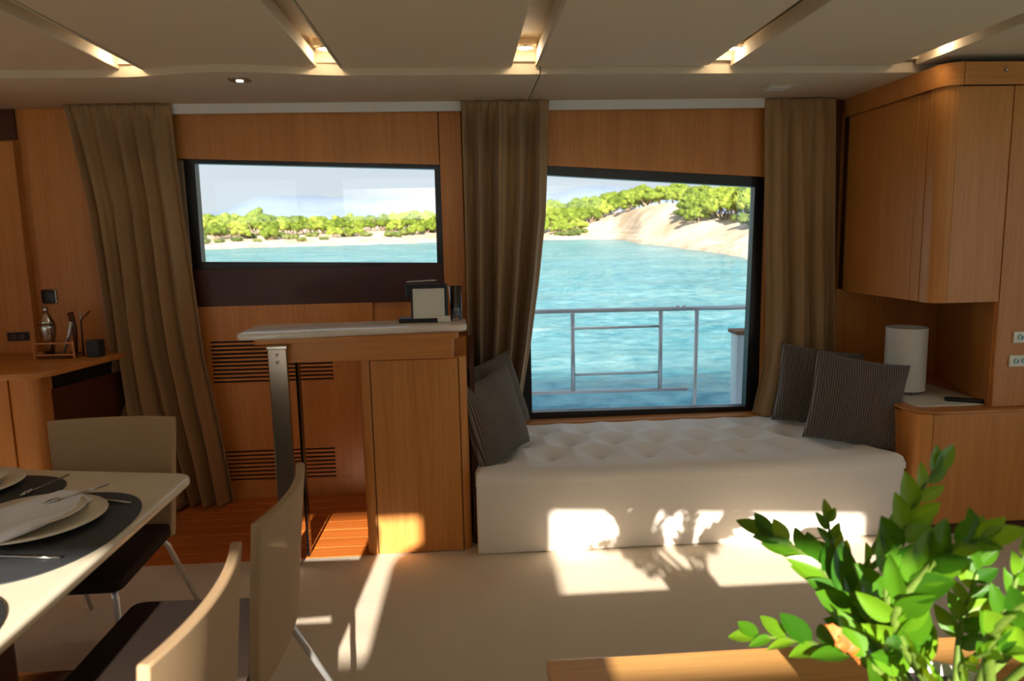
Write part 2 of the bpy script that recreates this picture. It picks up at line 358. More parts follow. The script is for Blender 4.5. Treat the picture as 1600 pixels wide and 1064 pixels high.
# downlights
bulb_pts = [(.5*(a+b)+(0, .012, -.01, .02, 0)[k], (3.56, 3.53, 3.53, 3.56, 3.45)[k]) for k, (a, b) in enumerate(CHX)]
DL = ['small round downlight glowing in the leftmost ceiling channel', 'bright round downlight in the ceiling channel above the left window', 'bright round downlight in the ceiling channel above the middle curtain',
      'small round downlight in the ceiling channel above the right window', 'small round downlight in the rightmost ceiling channel by the cabinets']
for k, (x, yy) in enumerate(bulb_pts):
    t = thing('downlight', DL[k], 'light', (x, yy, 2.5), 'round downlights in the ceiling channels')
    MB().box(x-.05, x+.05, yy-.05, yy+.05, 2.488, 2.522, .003).build('housing', 'cream', t)
    MB().lathe([(.036, 2.482), (.04, 2.482), (.04, 2.49), (.036, 2.49)], (x, yy, 0), cap=False).build('ring', 'chrome', t, smooth=True)
    MB().lathe([(.034, 2.486), (.034, 2.489)], (x, yy, 0)).build('bulb', 'bulb', t)
    ld = bpy.data.lights.new('bulb_light', 'POINT'); ld.energy = (1.0, 1.3, 1.3, 1.0, .6)[k]; ld.shadow_soft_size = .02; ld.color = (1, .82, .55)
    lo = bpy.data.objects.new('bulb_light', ld); COL.objects.link(lo); lo.location = (x, yy, 2.475); lo.parent = t; lo.matrix_parent_inverse = Matrix.Translation((-x, -yy, -2.5))
t = thing('soffit_spotlight', 'tiny recessed spotlight in the soffit left of the first light channel', 'light', (-1.08, 3.76, 2.4))
MB().prism(rounded(-1.13, -1.03, 3.72, 3.80, .01), 2.394, 2.41, 'Z', bev=.002).build('plate', 'brushed', t); MB().lathe([(.018, 2.391), (.018, 2.395)], (-1.08, 3.76, 0)).build('bulb', 'bulb_dim', t)
t = thing('ceiling_hatch', 'flat square cream fitting in the soffit above the right curtain', 'ceiling fitting', (1.77, 4.07, 2.4))
MB().prism(rounded(1.67, 1.87, 3.98, 4.14, .012), 2.395, 2.41, 'Z', bev=.002).build('plate', 'soffit', t); MB().prism(rounded(1.71, 1.83, 4.01, 4.11, .01), 2.390, 2.397, 'Z', bev=.002).build('cover', 'white', t)

# ================================================================== OUTSIDE
TILT = R(1.2); PV = Vector((0, 0, -1.7)); RX = Matrix.Rotation(TILT, 3, 'X')
def ext(az, d, z):
    p = Vector((d*math.sin(R(az)), d*math.cos(R(az)), z)); return PV + RX @ p
def ext_obj(o, az=0, d=0, z=0):
    o.location = ext(az, d, z) if d else PV; o.rotation_euler = (TILT, 0, 0)
def interp(x, T):
    if x <= T[0][0]: return T[0][1]
    for (a, b), (c, d) in zip(T, T[1:]):
        if x <= c: t = (x-a)/(c-a); return b+(d-b)*t
    return T[-1][1]
SH = [(-60, 150), (-25, 132), (-19, 129), (-11, 128), (-2, 134), (6, 134), (10, 134), (12, 130), (13.8, 104), (16, 90), (18.6, 76), (21.9, 62), (27, 50), (40, 36)]
def shore(az): return interp(az, SH)
HH = [(-60, 2.0), (-10, 1.9), (-3, 2.3), (5, 2.6), (8, 3.0), (11, 4.6), (15, 6.0), (17, 5.6), (19, 3.9), (23, 3.4), (40, 3.4)]
def ground(az, d):
    s = d - shore(az)
    if s < 0: return max(-1.2, s*.12)
    z = .35*(1-math.exp(-s/1.2)); 
    hh = interp(az, HH); t = min(1, s/(36 if az < 7 else 34)); t = t*t*(3-2*t)
    z += (hh-.35)*t
    p = Vector((d*math.sin(R(az)), d*math.cos(R(az)), 0))
    z += noise.fractal(p*.16, 1, 2, 4)*.28*min(1, s/6)
    if az > 7: z += abs(noise.noise(p*.22))*.8*min(1, s/3)*max(0, 1-s/30)*min(1, (az-7)/4)
    return z
# sea
def wave(u, v_):
    return Vector(((u-.5)*2, (v_-.5)*2, 0))
sm = MB(); bm = sm.bm
# polar sea: fine rings near, coarse far
rings = []; d = 2.0
while d < 15000: rings.append(d); d *= (1.012 if d < 60 else 1.05 if d < 300 else 1.6)
NA = 300; V = []
for d in rings:
    row = []
    for i in range(NA+1):
        a = -180+360*i/NA
        a = (abs(a)/180)**1.9*180*(1 if a >= 0 else -1)
        x, y_ = d*math.sin(R(a)), d*math.cos(R(a)); z = 0
        if d < 400 and abs(a) < 60:
            p = Vector((x*.5, y_*.9, 0)); z = (noise.fractal(p*.6, 1, 2.1, 5)*.13 + noise.noise(p*.13)*.1)*min(1, d/6)
        row.append(bm.verts.new((x, y_, z)))
    V.append(row)
for A, B in zip(V, V[1:]):
    for i in range(NA): bm.faces.new((A[i], A[i+1], B[i+1], B[i]))
sea = sm.build('sea', 'sea', smooth=True); ext_obj(sea); tag(sea, 'turquoise rippled sea filling the view below the shore', 'sea', kind='stuff')
# shore land
lm = MB(); bm = lm.bm; V = []
azs = [-48+.32*i for i in range(int(92/.32)+1)]
for az in azs:
    row = []; ds = shore(az); s = -4
    while s < 2600: 
        d = ds+s; z = ground(az, d); row.append(bm.verts.new((d*math.sin(R(az)), d*math.cos(R(az)), z))); s += .7 if s < 12 else 1.6 if s < 60 else 12 if s < 180 else 400
    V.append(row)
for A, B in zip(V, V[1:]):
    for i in range(min(len(A), len(B))-1): bm.faces.new((A[i], A[i+1], B[i+1], B[i]))
bmesh.ops.recalc_face_normals(bm, faces=bm.faces[:])
land = lm.build('sandy_shore', 'shore', smooth=True); ext_obj(land); tag(land, 'pale sandy shore with low rock ledges across the bay', 'shore')
# mountains
HP = [(-60, 60), (-30, 60), (-22, 30), (-20.5, 40), (-19, 52), (-17.5, 66), (-15.6, 98), (-14.5, 106), (-11, 108), (-10, 100), (-8, 92), (-5.5, 104), (-3, 112), (2, 120), (7, 100), (9, 118), (11, 126), (14, 110), (20, 60), (40, 40), (60, 30)]
mm = MB(); bm = mm.bm; V = []
for i in range(241):
    az = -60+.5*i; hh = interp(az, HP) + 5*noise.noise(Vector((az*.35, 0, 3))); row = []
    for j, (dd, f) in enumerate(((2200, 0), (2300, .35), (2450, .7), (2650, 1), (3200, .6))):
        d = dd+60*noise.noise(Vector((az*.3, j, 0))); row.append(bm.verts.new((d*math.sin(R(az)), d*math.cos(R(az)), hh*f*(1.03)+ (6*noise.noise(Vector((az*.8, j*2, 1))) if 0 < f < 1 else 0))))
    V.append(row)
for A, B in zip(V, V[1:]):
    for i in range(4): bm.faces.new((A[i], A[i+1], B[i+1], B[i]))
bmesh.ops.recalc_face_normals(bm, faces=bm.faces[:])
hazed_hills = mm.build('mountain_range', 'hazed_hills', smooth=True); ext_obj(hazed_hills); tag(hazed_hills, 'hazy blue-grey mountain ridge far behind the shore trees', 'mountain')
# pines
def crown_mesh(seed, wdt, hgt, bush=False):
    rr = random.Random(seed); bm = bmesh.new()
    n = 30 if not bush else 12
    for k in range(n):
        a = rr.uniform(0, 2*PI); q = math.sqrt(rr.random())*.8; r = rr.uniform(.16, .27)*wdt*.6
        c = Vector((q*wdt*.5*math.cos(a), q*wdt*.5*math.sin(a), hgt*(.26+.58*(1-q*q)*rr.uniform(.45, 1.1)) if not bush else hgt*.35*rr.uniform(.5, 1.3)))
        res = bmesh.ops.create_icosphere(bm, subdivisions=2, radius=1, matrix=Matrix.Identity(4))
        off = Vector((seed*3.1, k*7.7, 0))
        for v in res['verts']:
            d = v.co.normalized(); nn = 1+.42*noise.noise(d*2.2+off)+.2*noise.noise(d*5.5+off)
            v.co = c + Vector((d.x*r, d.y*r, d.z*r*.7))*nn
    fr = [f for f in bm.faces]
    for f in rr.sample(fr, min(len(fr), 2200)):      # needle tufts
        c = f.calc_center_median(); nrm = f.normal if f.normal.length else Vector((0, 0, 1)); s = rr.uniform(.1, .22)*wdt/6
        t = Vector((rr.uniform(-1, 1), rr.uniform(-1, 1), rr.uniform(-.3, 1))).normalized(); b = t.cross(nrm)
        if b.length < .1: continue
        b.normalize(); tip = c + (nrm*.8+t*.6)*s*1.6
        try: bm.faces.new((bm.verts.new(c-b*s*.5), bm.verts.new(c+b*s*.5), bm.verts.new(tip)))
        except ValueError: pass
    me = bpy.data.meshes.new('crown'); bm.to_mesh(me); bm.free(); return me
def trunk_mesh(seed, hgt, wdt):
    rr = random.Random(seed); m = MB(); base = Vector((0, 0, -.6))
    for k in range(5):
        a = rr.uniform(0, 2*PI); q = wdt*rr.uniform(.15, .42); top = Vector((q*math.cos(a), q*math.sin(a), hgt*rr.uniform(.5, .68)))
        mid = base.lerp(top, .45)+Vector((rr.uniform(-.3, .3), rr.uniform(-.3, .3), 0))
        m.tube([base+Vector((rr.uniform(-.2, .2), rr.uniform(-.2, .2), 0)), mid, top], [.17, .12, .06], 6)
    me = bpy.data.meshes.new('trunk'); m.bm.to_mesh(me); m.bm.free(); me.materials.append(M['bark']); return me
crowns = []; trunks = []
for s_ in range(4):
    me = crown_mesh(s_+1, 6.4, 4.6); me.materials.append(M['pine']); crowns.append(me); trunks.append(trunk_mesh(s_+1, 4.6, 6.4))
bushes = []
for s_ in range(3):
    me = crown_mesh(s_+21, 3.2, 1.7, True); me.materials.append(M['bush']); bushes.append(me)
rt_ = random.Random(11)
def tree(az, d, sc_, grp, lab, z=None, pine=True):
    e = thing('pine_tree' if pine else 'shrub', lab, 'tree' if pine else 'shrub', (0, 0, 0), grp)
    k = rt_.randrange(4 if pine else 3)
    c = bpy.data.objects.new('crown' if pine else 'foliage', (crowns if pine else bushes)[k]); COL.objects.link(c); c.parent = e
    if pine: b = bpy.data.objects.new('trunk', trunks[k]); COL.objects.link(b); b.parent = e
    ext_obj(e, az, d, (ground(az, d) if z is None else z)-.1); e.rotation_euler = (TILT, 0, rt_.uniform(0, 6.28)); e.scale = (sc_, sc_, sc_*rt_.uniform(.9, 1.15))
GL, LL = 'pines along the low shore in the left window', 'yellow-green pine in the tree line on the low shore seen through the left window'
az = -21.5
while az < -.5:
    hgt = interp(az, [(-22, 4.6), (-16, 4.4), (-14, 3.9), (-10, 3.5), (-8, 3.1), (-6, 3.9), (-2, 4.0)])
    tree(az, shore(az)+rt_.uniform(26, 32), hgt/4.6*1.0, GL+', middle row', 'yellow-green pine in the middle row on the low shore seen through the left window')
    tree(az+.4, shore(az)+rt_.uniform(36, 46), hgt/4.6*1.1, GL+', back row', 'tall yellow-green pine in the back row on the low shore seen through the left window')
    if rt_.random() < .5: tree(az+.2, shore(az)+rt_.uniform(16, 22), hgt/4.6*.7, GL+', front row', 'small pine standing forward on the sand of the low shore seen through the left window')
    az += rt_.uniform(.75, 1.1)
GM, LMd = 'pines at the left of the dune in the right window', 'yellow-green pine left of the bare dune seen through the right window'
for az, s_, k in ((6.0, 12, .7), (7.0, 13, .75), (8.0, 15, .8), (7.4, 8, .5), (9.9, 20, .8), (10.9, 24, .8), (11.9, 30, .8), (13.2, 36, .8), (14.4, 40, .8), (6.2, 26, 1.0), (7.4, 24, 1.0), (8.5, 20, .9), (9.2, 24, 1.0), (10.3, 27, .95), (5.4, 40, 1.15), (7.0, 42, 1.3), (8.6, 42, 1.25), (10.2, 42, 1.15), (11.6, 42, 1.1), (12.9, 44, 1.0), (14.2, 46, .95), (15.4, 48, .9), (9.4, 56, 1.3), (11.0, 58, 1.25), (12.6, 58, 1.1), (14, 60, 1.1), (16.4, 58, 1.1), (9.0, 12, .62), (8.2, 9, .5)):
    tree(az, shore(az)+s_, k, GM+(', front row' if s_ < 38 else ', back row'), 'yellow-green pine in the front row left of the bare dune seen through the right window' if s_ < 38 else 'pine on the skyline behind the bare dune seen through the right window')
GR, LRd = 'pines at the right of the dune in the right window', 'pine with bare grey trunks right of the dune seen through the right window'
for az, s_, k in ((17.4, 19, .5), (18.1, 17, .5), (20.1, 24, .7), (22.2, 27, .75), (17.6, 25, .62), (18.6, 25, .72), (19.6, 27, .75), (20.6, 29, .78), (21.7, 31, .8), (22.9, 33, .8), (18.2, 34, .8), (19.5, 38, .9), (21, 40, .9), (22.6, 44, .95), (24, 40, .95), (25.4, 42, .95), (17.2, 42, .8)):
    tree(az, shore(az)+s_, k, GR+(', front row' if s_ < 28 else ', back row'), 'pine at the front of the clump right of the dune seen through the right window' if s_ < 28 else 'pine at the back of the clump right of the dune seen through the right window')
ORD = ('leftmost', 'second', 'third', 'fourth', 'fifth', 'sixth', 'seventh', 'eighth', 'ninth', 'tenth', 'eleventh', 'twelfth', 'thirteenth', 'fourteenth', 'fifteenth', 'rightmost')
def nth(k, n): return ORD[0] if k == 0 else 'rightmost' if k == n-1 else ORD[k]
GS, LS = 'low shrubs on the sand in the left window', 'low grey-green shrub on the sand below the pines in the left window'
SHL = []
for az, s_, k in ((-19.3, 9, .8), (-18.2, 12, .7), (-17, 15, .9), (-15.6, 10, .6), (-14.4, 17, 1.3), (-13.2, 15, 1.0), (-12.4, 12, .8), (-10.8, 12, .7), (-9, 20, 1.0), (-7.6, 17, 1.0), (-5.6, 14, 1.3), (-4.5, 17, 1.2), (-2.4, 22, 1.4), (-19.8, 18, 1.2), (-16.2, 22, 1.0), (-11.6, 22, 1.1)):
    SHL.append((az, s_, k))
for i_, (az, s_, k) in enumerate(sorted(SHL)): n_ = nth(i_, len(SHL)); tree(az, shore(az)+s_, k, GS, n_+(' low shrub' if n_ in ('leftmost', 'rightmost') else ' low shrub from the left')+' on the sand seen through the left window', pine=False)
GT, LT = 'low shrubs at the foot of the dune in the right window', 'low green shrub beside the dune seen through the right window'
SHR = []
for az, s_, k in ((7.6, 6, .9), (8.6, 5, 1.1), (9.2, 8, 1.0), (16.8, 20, 1.0), (17.8, 20, .9), (22.5, 22, 1.4), (21.4, 24, 1.0), (23.4, 21, 1.4)):
    SHR.append((az, s_, k))
for i_, (az, s_, k) in enumerate(sorted(SHR)): n_ = nth(i_, len(SHR)); tree(az, shore(az)+s_, k, GT, n_+(' green shrub' if n_ in ('leftmost', 'rightmost') else ' green shrub from the left')+' beside the dune seen through the right window', pine=False)
# side deck, bulwark and guard rail
tag(MB().box(3.84, 11, 4.0, 4.6, -1.9, 2.6, .02).build('deckhouse', 'gelcoat'), 'unseen white deckhouse side added forward to carry on the boat shadow over the water', 'boat')  # unseen; added so the boat's shadow on the water runs on evenly
tag(MB().box(-11, -4.14, 4.0, 4.6, -1.9, 2.6, .02).build('deckhouse', 'gelcoat'), 'unseen white deckhouse side added aft to carry on the boat shadow over the water', 'boat')  # unseen aft counterpart, added to extend the same shadow
dk = MB().box(-11, 11, 4.625, 5.07, -.12, -.02).box(-11, 11, 5.07, 5.16, -1.68, .06, .01); tag(dk.build('side_deck', 'gelcoat'), 'white side deck outside the windows, hidden below the sills', 'deck')
t = thing('guard_rail', 'polished steel tube guard rail outside the right window', 'railing', (1.0, 5.0, 0))
RZ = 1.083
MB().tube([(-1.2, 5, RZ+.01), (3.6, 5, RZ-.02)], .016).build('top_rail', 'steel', t, smooth=True)
MB().tube([(.745, 5, RZ-.02), (.745, 5, .505)], .0155).build('post', 'steel', t, smooth=True)
MB().tube([(1.378, 5, RZ-.02), (1.375, 5, .5)], .0155).build('post', 'steel', t, smooth=True)
MB().tube([(1.640, 5, RZ-.02), (1.625, 5, .0)], .0155).build('post', 'steel', t, smooth=True)
MB().tube([(.405, 5, .5), (.40, 5, .0)], .0155).build('post', 'steel', t, smooth=True)
MB().tube([(2.02, 5, RZ-.02), (2.02, 5, .0)], .0155).build('post', 'steel', t, smooth=True)
MB().tube([(-.6, 5, RZ-.02), (-.6, 5, .0)], .0155).build('post', 'steel', t, smooth=True)
MB().tube([(-.6, 5, .505), (1.575, 5, .492)], .014).build('lower_rail', 'steel', t, smooth=True)
MB().tube([(.745, 5, .955), (1.378, 5, .955)], .009).build('cross_bar', 'steel', t, smooth=True)
MB().tube([(.745, 5, .622), (1.378, 5, .622)], .009).build('cross_bar', 'steel', t, smooth=True)
for x in (1.50, 1.545): MB().tube([(x-.008, 5, RZ-.003), (x+.008, 5, RZ-.003)], .022).build('collar', 'steel', t, smooth=True)
t = thing('bulwark_gate', 'white bulwark post with a teak cap at the right edge of the right window', 'post', (2.0, 5.0, 0))
MB().box(1.915, 2.5, 4.94, 5.07, -.02, .885, .012).build('post', 'gelcoat', t, auto=30); MB().box(1.90, 2.52, 4.92, 5.09, .885, .912, .006).build('cap', 'teak', t)

# ================================================================== BAR
bw = thing('vent_panel', 'wooden wall panel with dark slatted air vents below the left window', 'wall panel', (-1.1, WY, 0))
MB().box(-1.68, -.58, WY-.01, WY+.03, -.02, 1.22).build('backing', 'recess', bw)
PY0, PY1 = WY-.03, WY-.012
def pn(x0, x1, z0, z1): MB().box(x0, x1, PY0, PY1, z0, z1, .0015, 1).build('board', 'wood', bw)
pn(-1.68, -.58, 1.016, 1.225); pn(-1.68, -.58, .318, .742); pn(-1.68, -.58, 0, .112)
for z0, z1, n, x0, x1 in ((.742, 1.016, 11, -1.576, -.842), (.112, .318, 8, -1.60, -.86)):
    pn(-1.68, x0, z0, z1); pn(x1, -.58, z0, z1)
    st = (z1-z0)/n; lo, hi = z0, z1
    for i in range(n+1):
        a = z0 + (i-.5)*st + .0055; b = z0+(i+.5)*st - .0055; a = max(a, z0); b = min(b, z1)
        if b-a > .002: MB().box(x0, x1, PY0, PY1, a, b, .001, 1).build('slat', 'wood_x', bw)
bar = thing('bar_counter', 'wooden breakfast bar with a pale marble top and a broad chrome leg', 'bar', (-.5, 3.7, 0))
MB().prism(roundpoly([(-.545, 3.55), (-.008, 3.55), (-.008, 4.35), (-.545, 4.35)], [.04, .05, 0, 0]), 0, 1.018, 'Z').build('cabinet', 'wood', bar, auto=35)
MB().box(-.485, -.052, 3.541, 3.556, .004, 1.012, .003).build('front_panel', 'wood', bar)
for x in (-.488, -.049): MB().box(x-.002, x+.002, 3.5485, 3.552, .004, 1.012).build('seam', 'recess', bar)
MB().prism(roundpoly([(-.93, 3.5), (-.07, 3.5), (-.07, 3.86), (-.93, 3.86)], [.02]*4), 1.022, 1.118, 'Z', bev=.003).build('apron', 'wood_x', bar)
MB().prism(roundpoly([(-1.03, 3.48), (-.045, 3.5), (-.045, 3.84), (-1.03, 3.8)], [.03]*4), 1.116, 1.143, 'Z', bev=.003).build('underframe', 'wood_x', bar)
MB().prism(roundpoly([(-1.10, 3.44), (.0, 3.56), (-.005, 3.86), (-1.10, 3.82)], [.05, .05, .05, .06], 8), 1.143, 1.177, 'Z', bev=.01, seg=3).build('worktop', 'marble', bar, auto=40)
lg = MB().prism([(-.952, 1.102), (-.862, 1.102), (-.862, 0), (-.952, 0)], 3.44, 3.462, bev=.004).build('leg', 'brushed', bar); lg['label'] = 'broad flat polished metal leg'
MB().box(-.855, -.843, 3.56, 3.62, 0, 1.03, .002).build('leg_rear_plate', 'black_gloss', bar)
MB().box(-.956, -.858, 3.436, 3.50, 1.098, 1.116, .004).build('leg_cap', 'chrome', bar)
for z in (1.072, 1.036): MB().lathe([(.008, 0), (.008, .004), (.004, .006)], (-.907, 3.44, z), 12, Matrix.Rotation(PI/2, 3, 'X')).build('screw', 'chrome', bar, smooth=True)
MB().box(.005, .03, 3.62, 4.4, 0, 1.02).build('side_panel', 'wood_dark', bar)
# things on the bar
Z = 1.1775
t = thing('menu_stand', 'black tablet-like stand holding a blank white page on the bar', 'stand', (-.2, 3.72, Z))
def tilt(mb, c, ang): bmesh.ops.rotate(mb.bm, verts=mb.bm.verts[:], cent=c, matrix=Matrix.Rotation(ang, 3, 'X')); return mb
tilt(MB().box(-.285, -.095, 3.705, 3.73, Z, 1.375, .006), (-.2, 3.72, Z), R(-6)).build('case', 'black', t)
tilt(MB().box(-.274, -.112, 3.700, 3.7045, Z+.018, 1.350, .001), (-.2, 3.72, Z), R(-6)).build('page', 'paper', t)
MB().box(-.35, -.1, 3.70, 3.80, Z, Z+.022, .004).build('foot', 'black', t)
MB().box(-.315, -.25, 3.745, 3.765, 1.30, 1.375, .01).build('clip', 'black', t)
pe = MB().tube([(-.305, 3.712, 1.388), (-.29, 3.712, 1.388), (-.17, 3.712, 1.392), (-.148, 3.712, 1.392)], [.0015, .004, .0045, .003], 10); tag(pe.build('pen', 'chrome', smooth=True), 'silver pen lying along the top of the black stand on the bar', 'pen')
t = thing('glass_vase', 'clear straight glass standing at the right end of the bar', 'glass', (-.055, 3.76, Z))
MB().lathe([(.027, Z), (.03, Z+.01), (.034, Z+.18), (.0325, Z+.18), (.0285, Z+.014), (.002, Z+.012)], (-.055, 3.77, 0), 28, cap=False).build('body', 'glass', t, smooth=True)
MB().tube([(-.03, 3.77, Z+.004), (-.036, 3.77, Z+.1), (-.045, 3.77, Z+.178)], .0012, 6).build('stirrer', 'chrome', t)
tag(MB().box(-.150, -.085, 3.665, 3.70, Z, Z+.034, .005).build('card_holder', 'paper'), 'small cream block in front of the black stand on the bar', 'box')

# ================================================================== DAYBED
t = thing('daybed', 'cream upholstered daybed with a button-tufted seat under the right window', 'daybed', (1.15, 3.95, 0))
BX0, BX1, BY0, BY1 = .022, 2.262, 3.478, 4.40
def blob(x0, x1, y0, y1, z0, z1, r=.03): return MB().box(x0, x1, y0, y1, z0, z1, r, 4)
blob(BX0, BX1, BY0, BY1, .0, .372, .012).build('base', 'bench', t, auto=50)
tb = [(BX0+.14+.265*i + (.13 if j % 2 else 0), BY0+.24+.24*j) for j in range(3) for i in range(8 if j % 2 else 9)]
cm = MB(); NX, NYY = 230, 110
def topz(x, y_):
    ex = min(x-BX0, BX1-x); ey = min(y_-BY0, BY1-y_)
    e = min(ex, ey); z = .412 + .024*min(1, e/.2)
    if e < .04: z -= .04*(1-math.sqrt(max(0, 1-((.04-e)/.04)**2)))
    d = min((math.hypot((x-a), (y_-b)) for a, b in tb))
    z += .078*(1-math.exp(-(d/.10)**1.05)) - .046 - .010*math.exp(-(d/.018)**2)
    # pleats between neighbouring buttons
    z += .002*noise.noise(Vector((x*9, y_*9, 0)))
    return z
Vt = [[cm.bm.verts.new((BX0-.002+(BX1-BX0+.004)*i/NX, BY0-.002+(BY1-BY0+.004)*j/NYY, topz(min(max(BX0+(BX1-BX0)*i/NX, BX0), BX1), BY0+(BY1-BY0)*j/NYY))) for j in range(NYY+1)] for i in range(NX+1)]
for i in range(NX):
    for j in range(NYY): cm.bm.faces.new((Vt[i][j], Vt[i+1][j], Vt[i+1][j+1], Vt[i][j+1]))
bd = [Vt[i][0] for i in range(NX+1)] + [Vt[NX][j] for j in range(1, NYY+1)] + [Vt[i][NYY] for i in range(NX-1, -1, -1)] + [Vt[0][j] for j in range(NYY-1, 0, -1)]
lo = [cm.bm.verts.new((v.co.x, v.co.y, .364)) for v in bd]
for i in range(len(bd)): cm.bm.faces.new((bd[i], lo[i], lo[(i+1) % len(bd)], bd[(i+1) % len(bd)]))
cm.bm.faces.new(lo); bmesh.ops.recalc_face_normals(cm.bm, faces=cm.bm.faces[:])
cu = cm.build('seat_cushion', 'bench', t, auto=60)
for a, b in tb: MB().lathe([(.011, 0), (.010, .003), (.004, .0055), (.001, .006)], (a, b, topz(a, b)), 10).build('button', 'bench', cu, smooth=True)
# pillows
def pillow(name, label, size, mtx):
    h = size/2; bm = bmesh.new(); n = 36
    for sgn in (1, -1):
        V = [[None]*(n+1) for _ in range(n+1)]
        for i in range(n+1):
            for j in range(n+1):
                u, v_ = i/n*2-1, j/n*2-1
                ed = max(0, (1-u**2))*max(0, (1-v_**2)); th = .078*ed**.42
                pin = 1-.07*(1-abs(u)**2)*abs(v_)**3 - 0; pin2 = 1-.07*(1-abs(v_)**2)*abs(u)**3
                th *= 1+.18*noise.noise(Vector((u*1.6, v_*1.6, sgn*3+len(label))))
                V[i][j] = bm.verts.new((u*h*pin2, sgn*th, v_*h*pin))
        for i in range(n):
            for j in range(n): bm.faces.new((V[i][j], V[i+1][j], V[i+1][j+1], V[i][j+1]))
    bmesh.ops.remove_doubles(bm, verts=bm.verts[:], dist=.0004); bmesh.ops.recalc_face_normals(bm, faces=bm.faces[:])
    me = bpy.data.meshes.new(name); bm.to_mesh(me); bm.free(); me.materials.append(M['corduroy']); me.polygons.foreach_set('use_smooth', [True]*len(me.polygons))
    o = bpy.data.objects.new(name, me); COL.objects.link(o); o.matrix_world = mtx; tag(o, label, 'pillow', 'corduroy pillows on the daybed'); return o
def PM(loc, lean, yaw, roll): return Matrix.Translation(loc) @ Matrix.Rotation(R(yaw), 4, 'Z') @ Matrix.Rotation(R(lean), 4, 'X') @ Matrix.Rotation(R(roll), 4, 'Y')
pillow('pillow', 'grey corduroy pillow at the left end of the daybed, in front, leaning on the bar', .47, PM((.135, 3.76, .65), -14, 52, -8))
pillow('pillow', 'grey corduroy pillow behind another at the left end, half hidden by the curtain', .45, PM((.13, 4.08, .68), -12, 35, -12))
pillow('pillow', 'grey corduroy pillow in front at the right end of the daybed, corner raised', .50, PM((2.14, 3.76, .660), -16, -14, 10))
pillow('pillow', 'grey corduroy pillow at the back of the right end, leaning on the curtain', .48, PM((2.10, 4.12, .67), -14, -14, 8))

# ================================================================== CURTAINS
def curtain(label, rows, folds, Y=4.33, amp=.035, seed=0, NXc=260, NZ=110, ph=0.0, loc=None, cx=None):
    """rows: (z, xl, xr, amp factor, y offset)"""
    bm = bmesh.new(); V = []
    z0, z1 = rows[-1][0], rows[0][0]
    rs = sorted(rows)
    Ns = [random.Random(seed).uniform(.7, 1.3) for _ in range(60)]
    def prof(u):
        t = u*folds + ph; k = int(t); f = t-k
        f = f**(.7+.6*Ns[(k+7) % 60]-.0); s = math.sin(2*PI*f); return math.copysign(abs(s)**.8, s)*(2*Ns[k % 60]-1)**1
    for j in range(NZ+1):
        z = z0+(z1-z0)*j/NZ
        xl = interp(z, [(r[0], r[1]) for r in rs]); xr = interp(z, [(r[0], r[2]) for r in rs]); am = interp(z, [(r[0], r[3]) for r in rs]); dy = interp(z, [(r[0], r[4]) for r in rs])
        row = []
        tz = (z1-z)/(z1-z0)
        for i in range(NXc+1):
            u = i/NXc
            uu = u + .03*noise.noise(Vector((u*3, z*1.3, seed))) * math.sin(PI*u)
            yv = prof(uu)*amp*am + .35*prof(uu*.43+.2)*amp*am + .022*noise.noise(Vector((u*4, z*.9, seed+5)))*am + .006*noise.noise(Vector((u*14, z*5, seed+9)))
            pl = math.exp(-((z1-z)/.07)**2)          # tight ruffles at the heading
            yv = yv*(1-.75*pl) + .007*math.sin(u*folds*2*PI*3+1.3*math.sin(u*37))*math.exp(-((z1-z)/.05)**2)
            row.append(bm.verts.new((xl+(xr-xl)*u + .006*math.sin(uu*folds*4*PI), Y+dy+yv, z)))
        V.append(row)
    for A, B in zip(V, V[1:]):
        for i in range(NXc): bm.faces.new((A[i], A[i+1], B[i+1], B[i]))
    me = bpy.data.meshes.new('curtain'); bm.to_mesh(me); bm.free(); me.materials.append(M['curtain']); me.polygons.foreach_set('use_smooth', [True]*len(me.polygons))
    o = bpy.data.objects.new('curtain', me); COL.objects.link(o); md = o.modifiers.new('thickness', 'SOLIDIFY'); md.thickness = .003; tag(o, label, 'curtain', 'taupe curtains at the windows'); return o
def X(px_, py_, Y): return ony(px_, py_, Y)
def rowspx(L, Y):
    out = []
    for (yl, xl_, xr_, a, dy) in L:
        A = ony(xl_, yl, Y+dy); B = ony(xr_, yl, Y+dy); out.append(((A.z+B.z)/2, A.x, B.x, a, dy))
    return out
Lr = rowspx([(168, 99, 266, .7, 0), (250, 120, 272, .9, 0), (330, 138, 282, 1, 0), (450, 156, 300, 1.1, 0), (560, 172, 316, 1.2, .0), (640, 184, 334, 1.3, 0), (720, 215, 350, 1.3, .0), (785, 240, 362, 1.4, .02)], 4.34)
Lr[0] = (2.397,)+Lr[0][1:]; Lr[-1] = (.004,)+Lr[-1][1:]
curtain('taupe curtain at the left of the small left window, swept to the floor', Lr, 5.5, 4.34, .075, 1)
Mr = rowspx([(158, 721, 859, .7, 0), (250, 724, 858, .9, 0), (340, 727, 855, 1, 0), (440, 729, 845, 1.1, 0), (540, 732, 832, 1.2, 0), (600, 734, 822, 1.3, 0), (655, 736, 812, 1.2, 0)], 4.34)
Mr[0] = (2.397,)+Mr[0][1:]; Mr[-1] = (.445,)+Mr[-1][1:]
curtain('taupe curtain between the two windows, hanging behind the left pillows', Mr, 4.3, 4.34, .05, 2)
Rr = rowspx([(158, 1196, 1308, .7, 0), (250, 1197, 1307, .9, 0), (400, 1198, 1306, 1.0, 0), (500, 1199, 1306, 1.1, 0), (560, 1196, 1305, 1.2, 0), (600, 1188, 1303, 1.3, 0), (650, 1177, 1300, 1.3, 0)], 4.36)
Rr[0] = (2.397,)+Rr[0][1:]; Rr[-1] = (.445,)+Rr[-1][1:]
